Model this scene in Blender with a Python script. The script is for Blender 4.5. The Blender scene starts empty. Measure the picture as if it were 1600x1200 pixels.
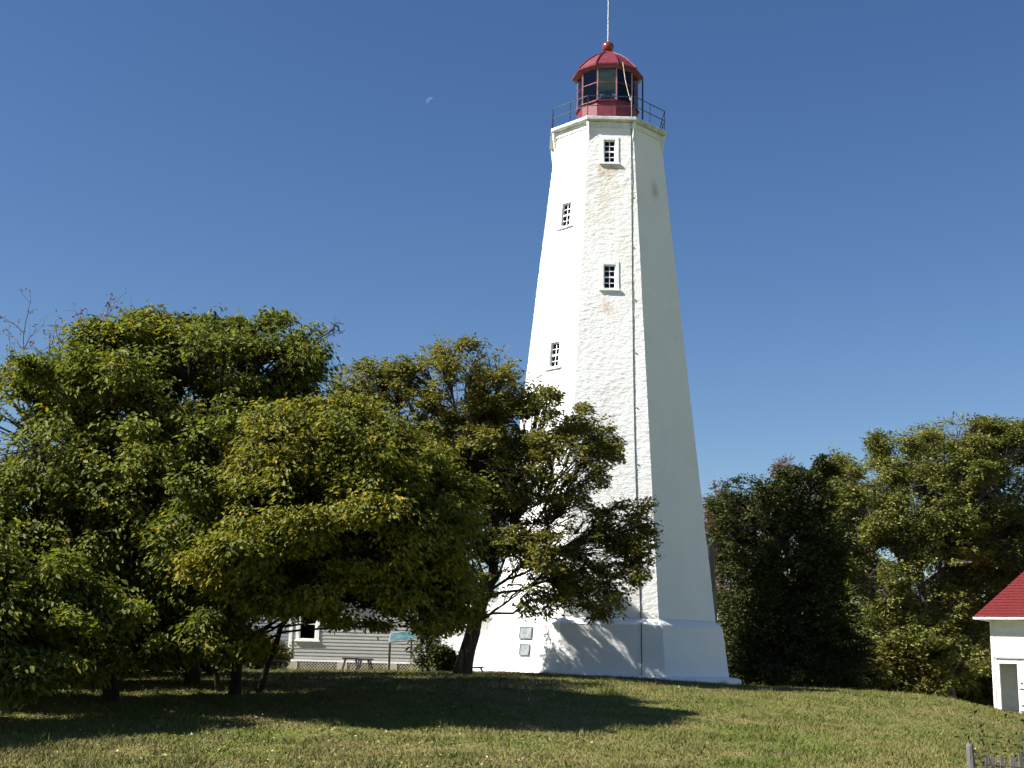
import bpy, math
import numpy as np
from mathutils import Matrix, Vector

# ------------------------------------------------------------------ camera, world, sun, exposure
FPX, PITCH, ROLL, EYE = 2004.4, math.radians(12.047), math.radians(1.42), 1.65
SUN_AZ, SUN_EL = math.radians(-106.0), math.radians(44.0)     # azimuth from the view direction (+Y), clockwise positive
SUN_DIR = Vector((math.sin(SUN_AZ)*math.cos(SUN_EL), math.cos(SUN_AZ)*math.cos(SUN_EL), math.sin(SUN_EL)))
scene = bpy.context.scene
COL = scene.collection
_c, _s, _cr, _sr = math.cos(PITCH), math.sin(PITCH), math.cos(ROLL), math.sin(ROLL)
_X = Vector((1, 0, 0)); _U = Vector((0, -_s, _c)); _F = Vector((0, _c, _s))
_R = _cr*_X + _sr*_U; _UP = -_sr*_X + _cr*_U
cam_data = bpy.data.cameras.new('camera')
cam_data.sensor_width = 36; cam_data.lens = FPX*36/1600; cam_data.clip_start = 0.1; cam_data.clip_end = 6000
cam = bpy.data.objects.new('camera', cam_data); COL.objects.link(cam)
m = Matrix((( _R.x, _UP.x, -_F.x, 0), (_R.y, _UP.y, -_F.y, 0), (_R.z, _UP.z, -_F.z, EYE), (0, 0, 0, 1)))
cam.matrix_world = m
scene.camera = cam

world = bpy.data.worlds.new('World'); scene.world = world; world.use_nodes = True
wn = world.node_tree; wn.nodes.clear()
sky = wn.nodes.new('ShaderNodeTexSky'); sky.sky_type = 'NISHITA'; sky.sun_disc = False
sky.sun_elevation = SUN_EL; sky.sun_rotation = SUN_AZ
sky.altitude = 0; sky.air_density = 1.0; sky.dust_density = 0.15; sky.ozone_density = 2.5
bg = wn.nodes.new('ShaderNodeBackground'); bg.inputs['Strength'].default_value = 0.05
wo = wn.nodes.new('ShaderNodeOutputWorld')
hs = wn.nodes.new('ShaderNodeHueSaturation'); hs.inputs['Saturation'].default_value = 1.20; hs.inputs['Hue'].default_value = .508
wn.links.new(sky.outputs[0], hs.inputs['Color']); wn.links.new(hs.outputs[0], bg.inputs[0]); wn.links.new(bg.outputs[0], wo.inputs[0])

sun_d = bpy.data.lights.new('sun', 'SUN'); sun_d.energy = 5.0; sun_d.angle = math.radians(0.53); sun_d.color = (1.0, 0.965, 0.90)
sun = bpy.data.objects.new('sun', sun_d); COL.objects.link(sun)
sun.rotation_mode = 'QUATERNION'; sun.rotation_quaternion = SUN_DIR.to_track_quat('Z', 'Y')
scene.view_settings.view_transform = 'Standard'; scene.view_settings.look = 'None'
scene.view_settings.exposure = 1.15; scene.view_settings.gamma = 1; scene.view_settings.use_curve_mapping = False
scene.render.engine = 'CYCLES'
scene.cycles.max_bounces = 8; scene.cycles.transparent_max_bounces = 16
scene.cycles.use_light_tree = False

# ------------------------------------------------------------------ helpers
def ray(px, py):
    X, Y = (px-800), (600-py)
    x, y = X*_cr - Y*_sr, X*_sr + Y*_cr
    return (_X*x + _U*y + _F*FPX)
def at(px, py, Y):
    """the point seen at photo pixel (px, py) at the distance Y in front of the camera"""
    d = ray(px, py); t = Y/d.y
    return Vector((d.x*t, Y, EYE + d.z*t))

def smooth(t):
    t = np.clip(t, 0, 1); return t*t*(3-2*t)

def vhash(ix, iy, iz, seed=0):
    h = (ix.astype(np.int64)*374761393 + iy.astype(np.int64)*668265263 + iz.astype(np.int64)*2147483647 + seed*974634777) & 0xffffffff
    h = ((h ^ (h >> 13))*1274126177) & 0xffffffff
    h = ((h ^ (h >> 16))*2246822519) & 0xffffffff
    return ((h ^ (h >> 15)) & 0xffffff)/float(0xffffff)
def vnoise(P, seed=0):
    I = np.floor(P); F = P-I; F = F*F*(3-2*F); I = I.astype(np.int64)
    o = 0
    for dx in (0, 1):
        for dy in (0, 1):
            for dz in (0, 1):
                w = (F[:, 0] if dx else 1-F[:, 0])*(F[:, 1] if dy else 1-F[:, 1])*(F[:, 2] if dz else 1-F[:, 2])
                o = o + w*vhash(I[:, 0]+dx, I[:, 1]+dy, I[:, 2]+dz, seed)
    return o
def cells(P, seed=0):
    """distance to the nearest and second nearest feature point"""
    I = np.floor(P).astype(np.int64); f1 = np.full(len(P), 9.); f2 = np.full(len(P), 9.)
    for dx in (-1, 0, 1):
        for dy in (-1, 0, 1):
            for dz in (-1, 0, 1):
                J = I + np.array((dx, dy, dz))
                q = np.stack([J[:, a] + vhash(J[:, 0], J[:, 1], J[:, 2], seed+7*a+1) for a in range(3)], 1)
                d = np.sqrt(((P-q)**2).sum(1))
                f2 = np.minimum(f2, np.maximum(f1, d)); f1 = np.minimum(f1, d)
    return f1, f2

def link(name, me, mat=None, parent=None, loc=None):
    o = bpy.data.objects.new(name, me); COL.objects.link(o)
    if mat is not None and me is not None and not me.materials: me.materials.append(mat)
    if parent is not None: o.parent = parent
    if loc is not None: o.location = loc
    return o
def np_mesh(name, V, F, smooth_=False, attr=None):
    """fast mesh from arrays; F is (n, 3) or (n, 4)"""
    me = bpy.data.meshes.new(name); V = np.asarray(V, np.float32); F = np.asarray(F, np.int32)
    k = F.shape[1]
    me.vertices.add(len(V)); me.vertices.foreach_set('co', V.ravel())
    me.loops.add(F.size); me.loops.foreach_set('vertex_index', F.ravel())
    me.polygons.add(len(F)); me.polygons.foreach_set('loop_start', np.arange(0, F.size, k, dtype=np.int32))
    me.polygons.foreach_set('loop_total', np.full(len(F), k, np.int32))
    if smooth_: me.polygons.foreach_set('use_smooth', np.ones(len(F), bool))
    if attr is not None:
        for an, av in attr.items():
            a = me.attributes.new(an, 'FLOAT', 'POINT'); a.data.foreach_set('value', np.asarray(av, np.float32))
    me.update(calc_edges=True); me.validate()
    return me
class MB:
    def __init__(s): s.v = []; s.f = []
    def add(s, vs, fs):
        n = len(s.v); s.v += [tuple(v) for v in vs]; s.f += [tuple(n+i for i in f) for f in fs]; return s
    def box(s, x0, x1, y0, y1, z0, z1, M=None):
        vs = [Vector((x, y, z)) for z in (z0, z1) for y in (y0, y1) for x in (x0, x1)]
        if M: vs = [M @ v for v in vs]
        return s.add(vs, [(0, 2, 3, 1), (4, 5, 7, 6), (0, 1, 5, 4), (2, 6, 7, 3), (0, 4, 6, 2), (1, 3, 7, 5)])
    def bar(s, a, b, w, h=None):
        a = Vector(a); b = Vector(b); h = h or w; d = (b-a); L = d.length; d.normalize()
        up = Vector((0, 0, 1)) if abs(d.z) < .95 else Vector((1, 0, 0))
        x = d.cross(up).normalized(); y = x.cross(d)
        M = Matrix(((x.x, y.x, d.x, a.x), (x.y, y.y, d.y, a.y), (x.z, y.z, d.z, a.z), (0, 0, 0, 1)))
        return s.box(-w/2, w/2, -h/2, h/2, 0, L, M)
    def tube(s, pts, rs, n=8, cap=True):
        pts = [Vector(p) for p in pts]
        if not hasattr(rs, '__len__'): rs = [rs]*len(pts)
        rings = []; n0 = len(s.v); ref = None
        for i, p in enumerate(pts):
            d = (pts[min(i+1, len(pts)-1)]-pts[max(i-1, 0)]).normalized()
            if ref is None: ref = d.orthogonal().normalized()
            ref = (ref - d*ref.dot(d)).normalized(); y = d.cross(ref)
            for k in range(n):
                a = 2*math.pi*k/n; s.v.append(tuple(p+(ref*math.cos(a)+y*math.sin(a))*rs[i]))
        for i in range(len(pts)-1):
            for k in range(n):
                a = n0+i*n+k; b = n0+i*n+(k+1) % n; s.f.append((a, b, b+n, a+n))
        if cap:
            s.f.append(tuple(n0+k for k in reversed(range(n)))); e = n0+(len(pts)-1)*n; s.f.append(tuple(e+k for k in range(n)))
        return s
    def lathe(s, prof, n, c=(0, 0), ph=0.0):
        n0 = len(s.v)
        for r, z in prof:
            for k in range(n):
                a = ph+2*math.pi*k/n; s.v.append((c[0]+r*math.sin(a), c[1]+r*math.cos(a), z))
        for i in range(len(prof)-1):
            for k in range(n):
                a = n0+i*n+k; b = n0+i*n+(k+1) % n; s.f.append((a, a+n, b+n, b))
        return s
    def build(s, name, mat, parent=None, sm=False, bevel=0):
        me = bpy.data.meshes.new(name); me.from_pydata(s.v, [], s.f); me.validate()
        import bmesh
        bm = bmesh.new(); bm.from_mesh(me); bmesh.ops.recalc_face_normals(bm, faces=bm.faces)
        if bevel: bmesh.ops.bevel(bm, geom=list(bm.edges), offset=bevel, segments=1, affect='EDGES', clamp_overlap=True)
        bm.to_mesh(me); bm.free()
        if sm: me.polygons.foreach_set('use_smooth', [True]*len(me.polygons))
        me.update()
        return link(name, me, mat, parent)
def tag(o, label=None, cat=None, group=None, kind=None):
    if label: o['label'] = label
    if cat: o['category'] = cat
    if group: o['group'] = group
    if kind: o['kind'] = kind
    return o
def thing(name, label, cat, loc=(0, 0, 0), rz=0, group=None):
    o = bpy.data.objects.new(name, None); COL.objects.link(o); o.empty_display_size = .2
    o.location = loc; o.rotation_euler = (0, 0, rz); return tag(o, label, cat, group)
def copy_tree(o, parent=None):
    c = o.copy(); COL.objects.link(c)
    if parent: c.parent = parent
    for ch in list(o.children): copy_tree(ch, c)
    return c

# ------------------------------------------------------------------ materials
def mat(name, col, rough=.7, spec=.3, var=0.0, scale=3.0, bump=0.0, bscale=20.0, metal=0.0, col2=None, stretch=(1, 1, 1), bdist=.02):
    M = bpy.data.materials.new(name); M.use_nodes = True; t = M.node_tree; N = t.nodes; L = t.links
    b = N['Principled BSDF']; b.inputs['Roughness'].default_value = rough; b.inputs['Metallic'].default_value = metal
    b.inputs['Specular IOR Level'].default_value = spec; b.inputs['Base Color'].default_value = (*col, 1)
    tc = N.new('ShaderNodeTexCoord'); mp = N.new('ShaderNodeMapping'); L.new(tc.outputs['Object'], mp.inputs[0]); mp.inputs['Scale'].default_value = stretch
    if var or col2:
        n = N.new('ShaderNodeTexNoise'); n.inputs['Scale'].default_value = scale; n.inputs['Detail'].default_value = 6; L.new(mp.outputs[0], n.inputs[0])
        r = N.new('ShaderNodeMapRange'); r.inputs[1].default_value = .35; r.inputs[2].default_value = .65; L.new(n.outputs[0], r.inputs[0])
        mx = N.new('ShaderNodeMix'); mx.data_type = 'RGBA'; L.new(r.outputs[0], mx.inputs[0])
        c2 = col2 or tuple(c*(1-var) for c in col); c1 = col if col2 else tuple(min(1, c*(1+var)) for c in col)
        mx.inputs[6].default_value = (*c1, 1); mx.inputs[7].default_value = (*c2, 1); L.new(mx.outputs[2], b.inputs['Base Color'])
    if bump:
        n2 = N.new('ShaderNodeTexNoise'); n2.inputs['Scale'].default_value = bscale; n2.inputs['Detail'].default_value = 5; L.new(mp.outputs[0], n2.inputs[0])
        bp = N.new('ShaderNodeBump'); bp.inputs['Strength'].default_value = bump; bp.inputs['Distance'].default_value = bdist
        L.new(n2.outputs[0], bp.inputs['Height']); L.new(bp.outputs[0], b.inputs['Normal'])
    return M

def mat_tower():
    M = mat('painted_rubble', (.83, .825, .80), rough=.75, spec=.2, bump=.6, bscale=9, stretch=(1, 1, 1.8), bdist=.03)
    t = M.node_tree; N = t.nodes; L = t.links; b = N['Principled BSDF']
    tc = N.new('ShaderNodeTexCoord')
    def noise(scale, detail=5, st=(1, 1, 1)):
        mp = N.new('ShaderNodeMapping'); mp.inputs['Scale'].default_value = st; L.new(tc.outputs['Object'], mp.inputs[0])
        n = N.new('ShaderNodeTexNoise'); n.inputs['Scale'].default_value = scale; n.inputs['Detail'].default_value = detail; L.new(mp.outputs[0], n.inputs[0]); return n.outputs[0]
    def rng(src, a, b_, c=0, d=1):
        r = N.new('ShaderNodeMapRange'); r.inputs[1].default_value = a; r.inputs[2].default_value = b_; r.inputs[3].default_value = c; r.inputs[4].default_value = d; L.new(src, r.inputs[0]); return r.outputs[0]
    def mul(a, b_):
        m_ = N.new('ShaderNodeMath'); m_.operation = 'MULTIPLY'; L.new(a, m_.inputs[0])
        if isinstance(b_, float): m_.inputs[1].default_value = b_
        else: L.new(b_, m_.inputs[1])
        return m_.outputs[0]
    cur = None
    def layer(col, fac):
        nonlocal cur
        mx = N.new('ShaderNodeMix'); mx.data_type = 'RGBA'; L.new(fac, mx.inputs[0])
        if cur is None: mx.inputs[6].default_value = (.83, .825, .80, 1)
        else: L.new(cur, mx.inputs[6])
        mx.inputs[7].default_value = (*col, 1); cur = mx.outputs[2]
    layer((.74, .71, .64), mul(rng(noise(.9, 6), .45, .75), .35))
    layer((.66, .63, .57), mul(rng(noise(14, 4, (1, 1, 2)), .56, .75), .5))
    # rusty stains where they stand on the walls (centre, radii, strength)
    for (p, r, k, c) in STAINS:
        v = N.new('ShaderNodeVectorMath'); v.operation = 'SUBTRACT'; v.inputs[1].default_value = p; L.new(tc.outputs['Object'], v.inputs[0])
        v2 = N.new('ShaderNodeVectorMath'); v2.operation = 'DIVIDE'; v2.inputs[1].default_value = r; L.new(v.outputs[0], v2.inputs[0])
        v3 = N.new('ShaderNodeVectorMath'); v3.operation = 'LENGTH'; L.new(v2.outputs[0], v3.inputs[0])
        layer(c, mul(mul(rng(v3.outputs['Value'], 1.0, .2), rng(noise(2.6, 6, (1, 1, .7)), .36, .62)), k))
    L.new(cur, b.inputs['Base Color'])
    return M

def mat_leaf(name, cols, yellow, ypos=.94, trans=.3, SPEC=.2):
    """leaf material: the per-leaf random number picks among greens, the last few leaves are yellow"""
    M = bpy.data.materials.new(name); M.use_nodes = True; t = M.node_tree; N = t.nodes; L = t.links; N.clear()
    out = N.new('ShaderNodeOutputMaterial'); a = N.new('ShaderNodeAttribute'); a.attribute_name = 'rnd'
    cr = N.new('ShaderNodeValToRGB'); L.new(a.outputs['Fac'], cr.inputs[0]); e = cr.color_ramp.elements
    cr.color_ramp.interpolation = 'LINEAR'
    e[0].position = 0; e[0].color = (*cols[0], 1); e[1].position = 1; e[1].color = (*yellow, 1)
    for i, c in enumerate(cols[1:]):
        el = e.new((i+1)/(len(cols)-1)*(ypos-.02)); el.color = (*c, 1)
    p = N.new('ShaderNodeBsdfPrincipled'); p.inputs['Roughness'].default_value = .55; p.inputs['Specular IOR Level'].default_value = SPEC
    L.new(cr.outputs[0], p.inputs['Base Color'])
    tr = N.new('ShaderNodeBsdfTranslucent'); mx = N.new('ShaderNodeMix'); mx.data_type = 'RGBA'; mx.blend_type = 'MULTIPLY'; mx.inputs[0].default_value = 1
    L.new(cr.outputs[0], mx.inputs[6]); mx.inputs[7].default_value = (1.25, 1.2, .5, 1); L.new(mx.outputs[2], tr.inputs[0])
    ms = N.new('ShaderNodeMixShader'); ms.inputs[0].default_value = trans
    L.new(p.outputs[0], ms.inputs[1]); L.new(tr.outputs[0], ms.inputs[2]); L.new(ms.outputs[0], out.inputs[0])
    return M
def mat_glass(name, tint=(1, 1, 1), clear=.75, rough=.02):
    M = bpy.data.materials.new(name); M.use_nodes = True; t = M.node_tree; N = t.nodes; L = t.links; N.clear()
    out = N.new('ShaderNodeOutputMaterial'); g = N.new('ShaderNodeBsdfGlossy'); g.inputs['Roughness'].default_value = rough
    tr = N.new('ShaderNodeBsdfTransparent'); tr.inputs[0].default_value = (*[c*clear for c in tint], 1)
    lw = N.new('ShaderNodeFresnel'); lw.inputs[0].default_value = 1.5; ms = N.new('ShaderNodeMixShader')
    L.new(lw.outputs[0], ms.inputs[0]); L.new(tr.outputs[0], ms.inputs[1]); L.new(g.outputs[0], ms.inputs[2]); L.new(ms.outputs[0], out.inputs[0])
    return M
def mat_grass():
    M = bpy.data.materials.new('lawn_grass'); M.use_nodes = True; t = M.node_tree; N = t.nodes; L = t.links
    b = N['Principled BSDF']; b.inputs['Roughness'].default_value = .75; b.inputs['Specular IOR Level'].default_value = .15
    tc = N.new('ShaderNodeTexCoord')
    def noise(scale, detail=5):
        n = N.new('ShaderNodeTexNoise'); n.inputs['Scale'].default_value = scale; n.inputs['Detail'].default_value = detail; L.new(tc.outputs['Object'], n.inputs[0]); return n.outputs[0]
    def rng(src, a, b_):
        r = N.new('ShaderNodeMapRange'); r.inputs[1].default_value = a; r.inputs[2].default_value = b_; L.new(src, r.inputs[0]); return r.outputs[0]
    def mix(f, a, c, k=None):
        mx = N.new('ShaderNodeMix'); mx.data_type = 'RGBA'; L.new(f, mx.inputs[0])
        for i, q in ((6, a), (7, c)):
            if isinstance(q, tuple): mx.inputs[i].default_value = (*q, 1)
            else: L.new(q, mx.inputs[i])
        return mx.outputs[2]
    c = mix(rng(noise(.32, 4), .36, .64), (.112, .134, .024), (.172, .150, .052))
    c = mix(rng(noise(2.2, 5), .44, .72), c, (.195, .162, .070))
    c = mix(rng(noise(1.1, 3), .52, .72), c, (.084, .120, .022))
    a = N.new('ShaderNodeAttribute'); a.attribute_name = 'rnd'
    v = N.new('ShaderNodeMapRange'); v.inputs[3].default_value = .72; v.inputs[4].default_value = 1.35; L.new(a.outputs['Fac'], v.inputs[0])
    n2 = rng(noise(26, 3), .25, .75); v2 = N.new('ShaderNodeMapRange'); v2.inputs[3].default_value = .75; v2.inputs[4].default_value = 1.25; L.new(n2, v2.inputs[0])
    mm = N.new('ShaderNodeVectorMath'); mm.operation = 'SCALE'; L.new(c, mm.inputs[0]); L.new(v.outputs[0], mm.inputs['Scale'])
    m3 = N.new('ShaderNodeVectorMath'); m3.operation = 'SCALE'; L.new(mm.outputs[0], m3.inputs[0]); L.new(v2.outputs[0], m3.inputs['Scale'])
    L.new(m3.outputs[0], b.inputs['Base Color'])
    return M

GRASS = mat_grass()
WHITE = mat('white_trim_paint', (.80, .80, .78), rough=.5, spec=.3, var=.05, scale=4)
RED = mat('lantern_red_paint', (.135, .012, .020), rough=.42, spec=.5, var=.16, scale=5)
RED_PINK = mat('faded_red_paint', (.155, .020, .032), rough=.5, spec=.5, var=.2, scale=6)
IRON = mat('dark_iron_paint', (.030, .034, .040), rough=.5, spec=.4, var=.3, scale=12)
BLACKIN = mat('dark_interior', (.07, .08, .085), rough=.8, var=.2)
STONE = mat('painted_deck_stone', (.70, .71, .69), rough=.8, var=.10, scale=5, bump=.3, bscale=25)
BARK = mat('brown_bark', (.115, .085, .062), rough=.95, spec=.1, col2=(.045, .033, .025), scale=9, stretch=(1, 1, .22), bump=1.0, bscale=16, bdist=.05)
BARK_D = mat('dark_bark', (.055, .042, .032), rough=.95, spec=.1, col2=(.025, .02, .016), scale=9, stretch=(1, 1, .25), bump=.8, bscale=14, bdist=.04)
BARK_G = mat('grey_bark', (.19, .165, .15), rough=.95, spec=.1, col2=(.09, .075, .065), scale=8, stretch=(1, 1, .3), bump=.8, bscale=14, bdist=.04)
GLASS = mat_glass('window_glass', (.55, .62, .60), .55)
LGLASS = mat_glass('lantern_glass', (.92, .97, .98), .97)

# ------------------------------------------------------------------ ground
_HX = np.array([-60, -16, -8, .6, 4.7, 7, 9, 12, 13.6, 15, 16.2, 19, 25, 60.])
_HZ = np.array([.8, .9, 1.03, 1.20, 1.08, .93, .92, .86, .70, .37, .15, -.2, -.5, -.6])
def gz(x, y):
    x = np.atleast_1d(np.asarray(x, float)); y = np.atleast_1d(np.asarray(y, float))
    xs = x*40/np.clip(y, 20, 200)            # the crest profile fans out a little with the distance
    H = sum(np.interp(xs+o, _HX, _HZ) for o in (-.8, -.4, 0, .4, .8))/5
    z = H*smooth((y-15)/25.) - np.clip(y-42, 0, 60)*.018
    z = z - np.clip(y-44, 0, 40)*.03*smooth((x-8)/6.)
    z = z + .035*(vnoise(np.stack([x*.35, y*.35, 0*x], 1), 3)-.5)+.03*(vnoise(np.stack([x*.9, y*.9, 0*x], 1), 5)-.5)
    return z
def g1(x, y): return float(gz(x, y)[0])
def axis_pts(a, b, fine0, fine1, step, far):
    f = np.arange(fine0, fine1, step); l = fine0-np.geomspace(step, fine0-a, far)[::-1]; r = fine1+np.geomspace(step, b-fine1, far)
    return np.concatenate([l, f, r])
xs = axis_pts(-2500, 2500, -26, 34, .3, 22); ys = axis_pts(-500, 4000, -2, 62, .3, 22)
GX, GY = np.meshgrid(xs, ys); nx, ny = len(xs), len(ys)
GZ = gz(GX.ravel(), GY.ravel())
idx = np.arange(nx*ny).reshape(ny, nx)
F = np.stack([idx[:-1, :-1].ravel(), idx[:-1, 1:].ravel(), idx[1:, 1:].ravel(), idx[1:, :-1].ravel()], 1)
lawn = link('ground', np_mesh('ground', np.stack([GX.ravel(), GY.ravel(), GZ], 1), F, True, {'rnd': np.full(nx*ny, .36)}), GRASS)
tag(lawn, 'mown lawn rising to a low crest before the tower', None, None, 'structure')

# ------------------------------------------------------------------ lighthouse
TX, TY = 3.402, 46.0
AZN = math.pi + math.atan2(TX, TY) - 0.0716              # azimuth (sin, cos) of the front face's normal
LA, LB = 4.3956, .10844                                  # corner radius = LA - LB z
ZLEDGE, ZTOP = 3.02, 20.80
H8 = math.pi/8; C8 = math.cos(H8)
def Rz(z): return LA - LB*z
def face_frame(k):
    """outward normal and rightward tangent (as seen from outside) of face k; 0 front, 1 to the left of it, -1 to the right"""
    a = AZN + k*math.pi/4; n = Vector((math.sin(a), math.cos(a), 0)); t = Vector((n.y*-1, n.x, 0))
    return n, t
def on_face(k, u, z, off=0.0):
    """local point on face k: u metres right of the face's middle, height z, off metres proud"""
    n, t = face_frame(k); return n*(Rz(z)*C8+off) + t*u + Vector((0, 0, z))
def face_uz(k, px, py, radial=Rz):
    n, t = face_frame(k); d = ray(px, py); o = Vector((0, 0, EYE)); c = Vector((TX, TY, 0)); z = 5.
    for _ in range(60):
        s_ = (radial(z)*C8 - (o-c).dot(n))/d.dot(n); p = o+d*s_; z = .5*z+.5*p.z
    return (p-c).dot(t), p.z
base_w = lambda z: 4.50 + (4.30-4.50)*(z-1.18)/(2.78-1.18)
def fpos(k, px, py): u, z = face_uz(k, px, py); return tuple(on_face(k, u, z))
STAINS = [(fpos(0, 948, 268), (.85, .6, .42), 1.0, (.46, .31, .18)), (fpos(0, 945, 295), (1.0, .8, 1.0), .6, (.52, .40, .26)), (fpos(0, 985, 300), (.5, .5, 1.6), .35, (.55, .46, .30)),
          (fpos(0, 953, 478), (.5, .5, .5), .8, (.58, .40, .28)), (fpos(0, 978, 400), (.4, .4, 2.2), .35, (.56, .47, .31)), (fpos(0, 945, 640), (.9, .9, 2.4), .25, (.56, .48, .36)),
          (fpos(-1, 1023, 297), (.32, .32, .55), .6, (.42, .33, .24)), (fpos(1, 880, 300), (.9, .9, .5), .45, (.60, .48, .34)), (fpos(0, 930, 330), (.9, .6, 1.1), .35, (.60, .49, .36)),
          (fpos(0, 990, 900), (.5, .5, 1.5), .3, (.5, .45, .36))]
TOWER = mat_tower()
lh = thing('lighthouse', 'tall white octagonal rubble stone lighthouse with a red lantern on top', 'lighthouse', (TX, TY, 0))

WINS = []    # (face, u, z centre, pane width, pane height)
for k, px, py in ((0, 952.5, 236), (0, 952.5, 432), (1, 884.5, 335), (1, 866.5, 554)):
    u, z = face_uz(k, px, py); WINS.append((k, u, z))
WW, WH = .42, .90          # sash opening
CW = .125                   # casing width
# shaft: a fine grid per face, rough with rubble under the paint; openings cut where the windows sit
zs = np.linspace(ZLEDGE, ZTOP, 430)
V = []; Fq = []; nv = 0
for k in range(8):
    vis = k in (0, 1, 7, 2, 6); nc = 46 if vis else 10
    n, t = face_frame(k if k < 5 else k-8); n = np.array(n); t = np.array(t)
    tt = np.linspace(-1, 1, nc+1)
    U, Z = np.meshgrid(tt, zs); R = (LA-LB*Z)
    Pn = n[None, None, :]*(R*C8)[..., None] + t[None, None, :]*(U*R*math.sin(H8))[..., None]; Pn[..., 2] = Z
    V.append(Pn.reshape(-1, 3)); ii = nv+np.arange((nc+1)*len(zs)).reshape(len(zs), nc+1)
    q = np.stack([ii[:-1, :-1], ii[:-1, 1:], ii[1:, 1:], ii[1:, :-1]], -1).reshape(-1, 4)
    uc = ((U*R*math.sin(H8))[:-1, :-1]+(U*R*math.sin(H8))[1:, 1:]).ravel()/2; zc = (Z[:-1, :-1]+Z[1:, 1:]).ravel()/2
    keep = np.ones(len(q), bool)
    for (wk, wu, wz) in WINS:
        if wk == k: keep &= ~((abs(uc-wu) < WW/2+CW*.6) & (abs(zc-wz) < WH/2+CW*.6))
    Fq.append(q[keep]); nv += (nc+1)*len(zs)
V = np.concatenate(V); Fq = np.concatenate(Fq)
rad = V.copy(); rad[:, 2] = 0; rad /= np.linalg.norm(rad, axis=1)[:, None]
Q = V+.12*np.stack([vnoise(V*1.3, 31)-.5, vnoise(V*1.3, 32)-.5, vnoise(V*1.3, 33)-.5], 1)
f1, f2 = cells(Q/np.array((.34, .34, .14)), 11)
g1_, g2_ = cells(Q/np.array((.17, .17, .085))+9.3, 12)
disp = .012*smooth((f2-f1)*1.5)*(.1+1.2*vnoise(V*1.1, 8)) + .0075*smooth((g2_-g1_)*1.5)*(vnoise(V*.9, 18)) + .009*(vnoise(V*np.array((7, 7, 12.)), 4)-.5) + .02*(vnoise(V*.8, 6)-.5)
V2 = V+rad*(disp-.012)[:, None]
link('shaft', np_mesh('shaft', V2, Fq, True), TOWER, lh)
# base below the ledge, plinth
b = MB(); b.lathe([(4.62, .2), (4.50, 1.18), (4.30, 2.78), (4.27, 2.83), (Rz(3.02)-.03, 3.04), (Rz(3.02)-.5, 3.05)], 8, ph=AZN+H8)
bo = b.build('base_course', TOWER, lh)
def rough_ring(name, prof, seed, amp, parent, m_, rows_per=14):
    """octagonal band with a rough painted surface"""
    P = []; Fa = []; n0 = 0; pr = [prof[0]]
    for (r0, z0), (r1, z1) in zip(prof[:-1], prof[1:]):
        nn = max(2, int(math.hypot(r1-r0, z1-z0)/.07))
        pr += [(r0+(r1-r0)*i/nn, z0+(z1-z0)*i/nn) for i in range(1, nn+1)]
    pr = np.array(pr); nc = 44
    for k in range(8):
        n, t = face_frame(k if k < 5 else k-8); n = np.array(n); t = np.array(t)
        U, I = np.meshgrid(np.linspace(-1, 1, nc+1), np.arange(len(pr))); R = pr[I, 0]; Z = pr[I, 1]
        Pn = n*(R*C8)[..., None]+t*(U*R*math.sin(H8))[..., None]; Pn[..., 2] = Z
        P.append(Pn.reshape(-1, 3)); ii = n0+np.arange(U.size).reshape(U.shape)
        Fa.append(np.stack([ii[:-1, :-1], ii[:-1, 1:], ii[1:, 1:], ii[1:, :-1]], -1).reshape(-1, 4)); n0 += U.size
    P = np.concatenate(P); Fa = np.concatenate(Fa); rd = P.copy(); rd[:, 2] = 0; rd /= np.linalg.norm(rd, axis=1)[:, None]
    f1, f2 = cells(P/np.array((.5, .5, .2)), seed)
    d = amp*smooth((f2-f1)*1.6)+amp*.8*(vnoise(P*5, seed)-.5)
    return link(name, np_mesh(name, P+rd*(d-amp*.5)[:, None], Fa, True), m_, parent)
bpy.data.objects.remove(bo)
rough_ring('base_course', [(4.62, .2), (4.50, 1.18), (4.30, 2.78)], 21, .012, lh, TOWER)
rough_ring('ledge', [(4.31, 2.775), (4.29, 2.81), (Rz(3.02)-.06, 3.05)], 23, .010, lh, TOWER)
rough_ring('plinth', [(4.93, .3), (4.92, 1.09), (4.88, 1.13), (4.48, 1.20)], 22, .015, lh, TOWER)

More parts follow.
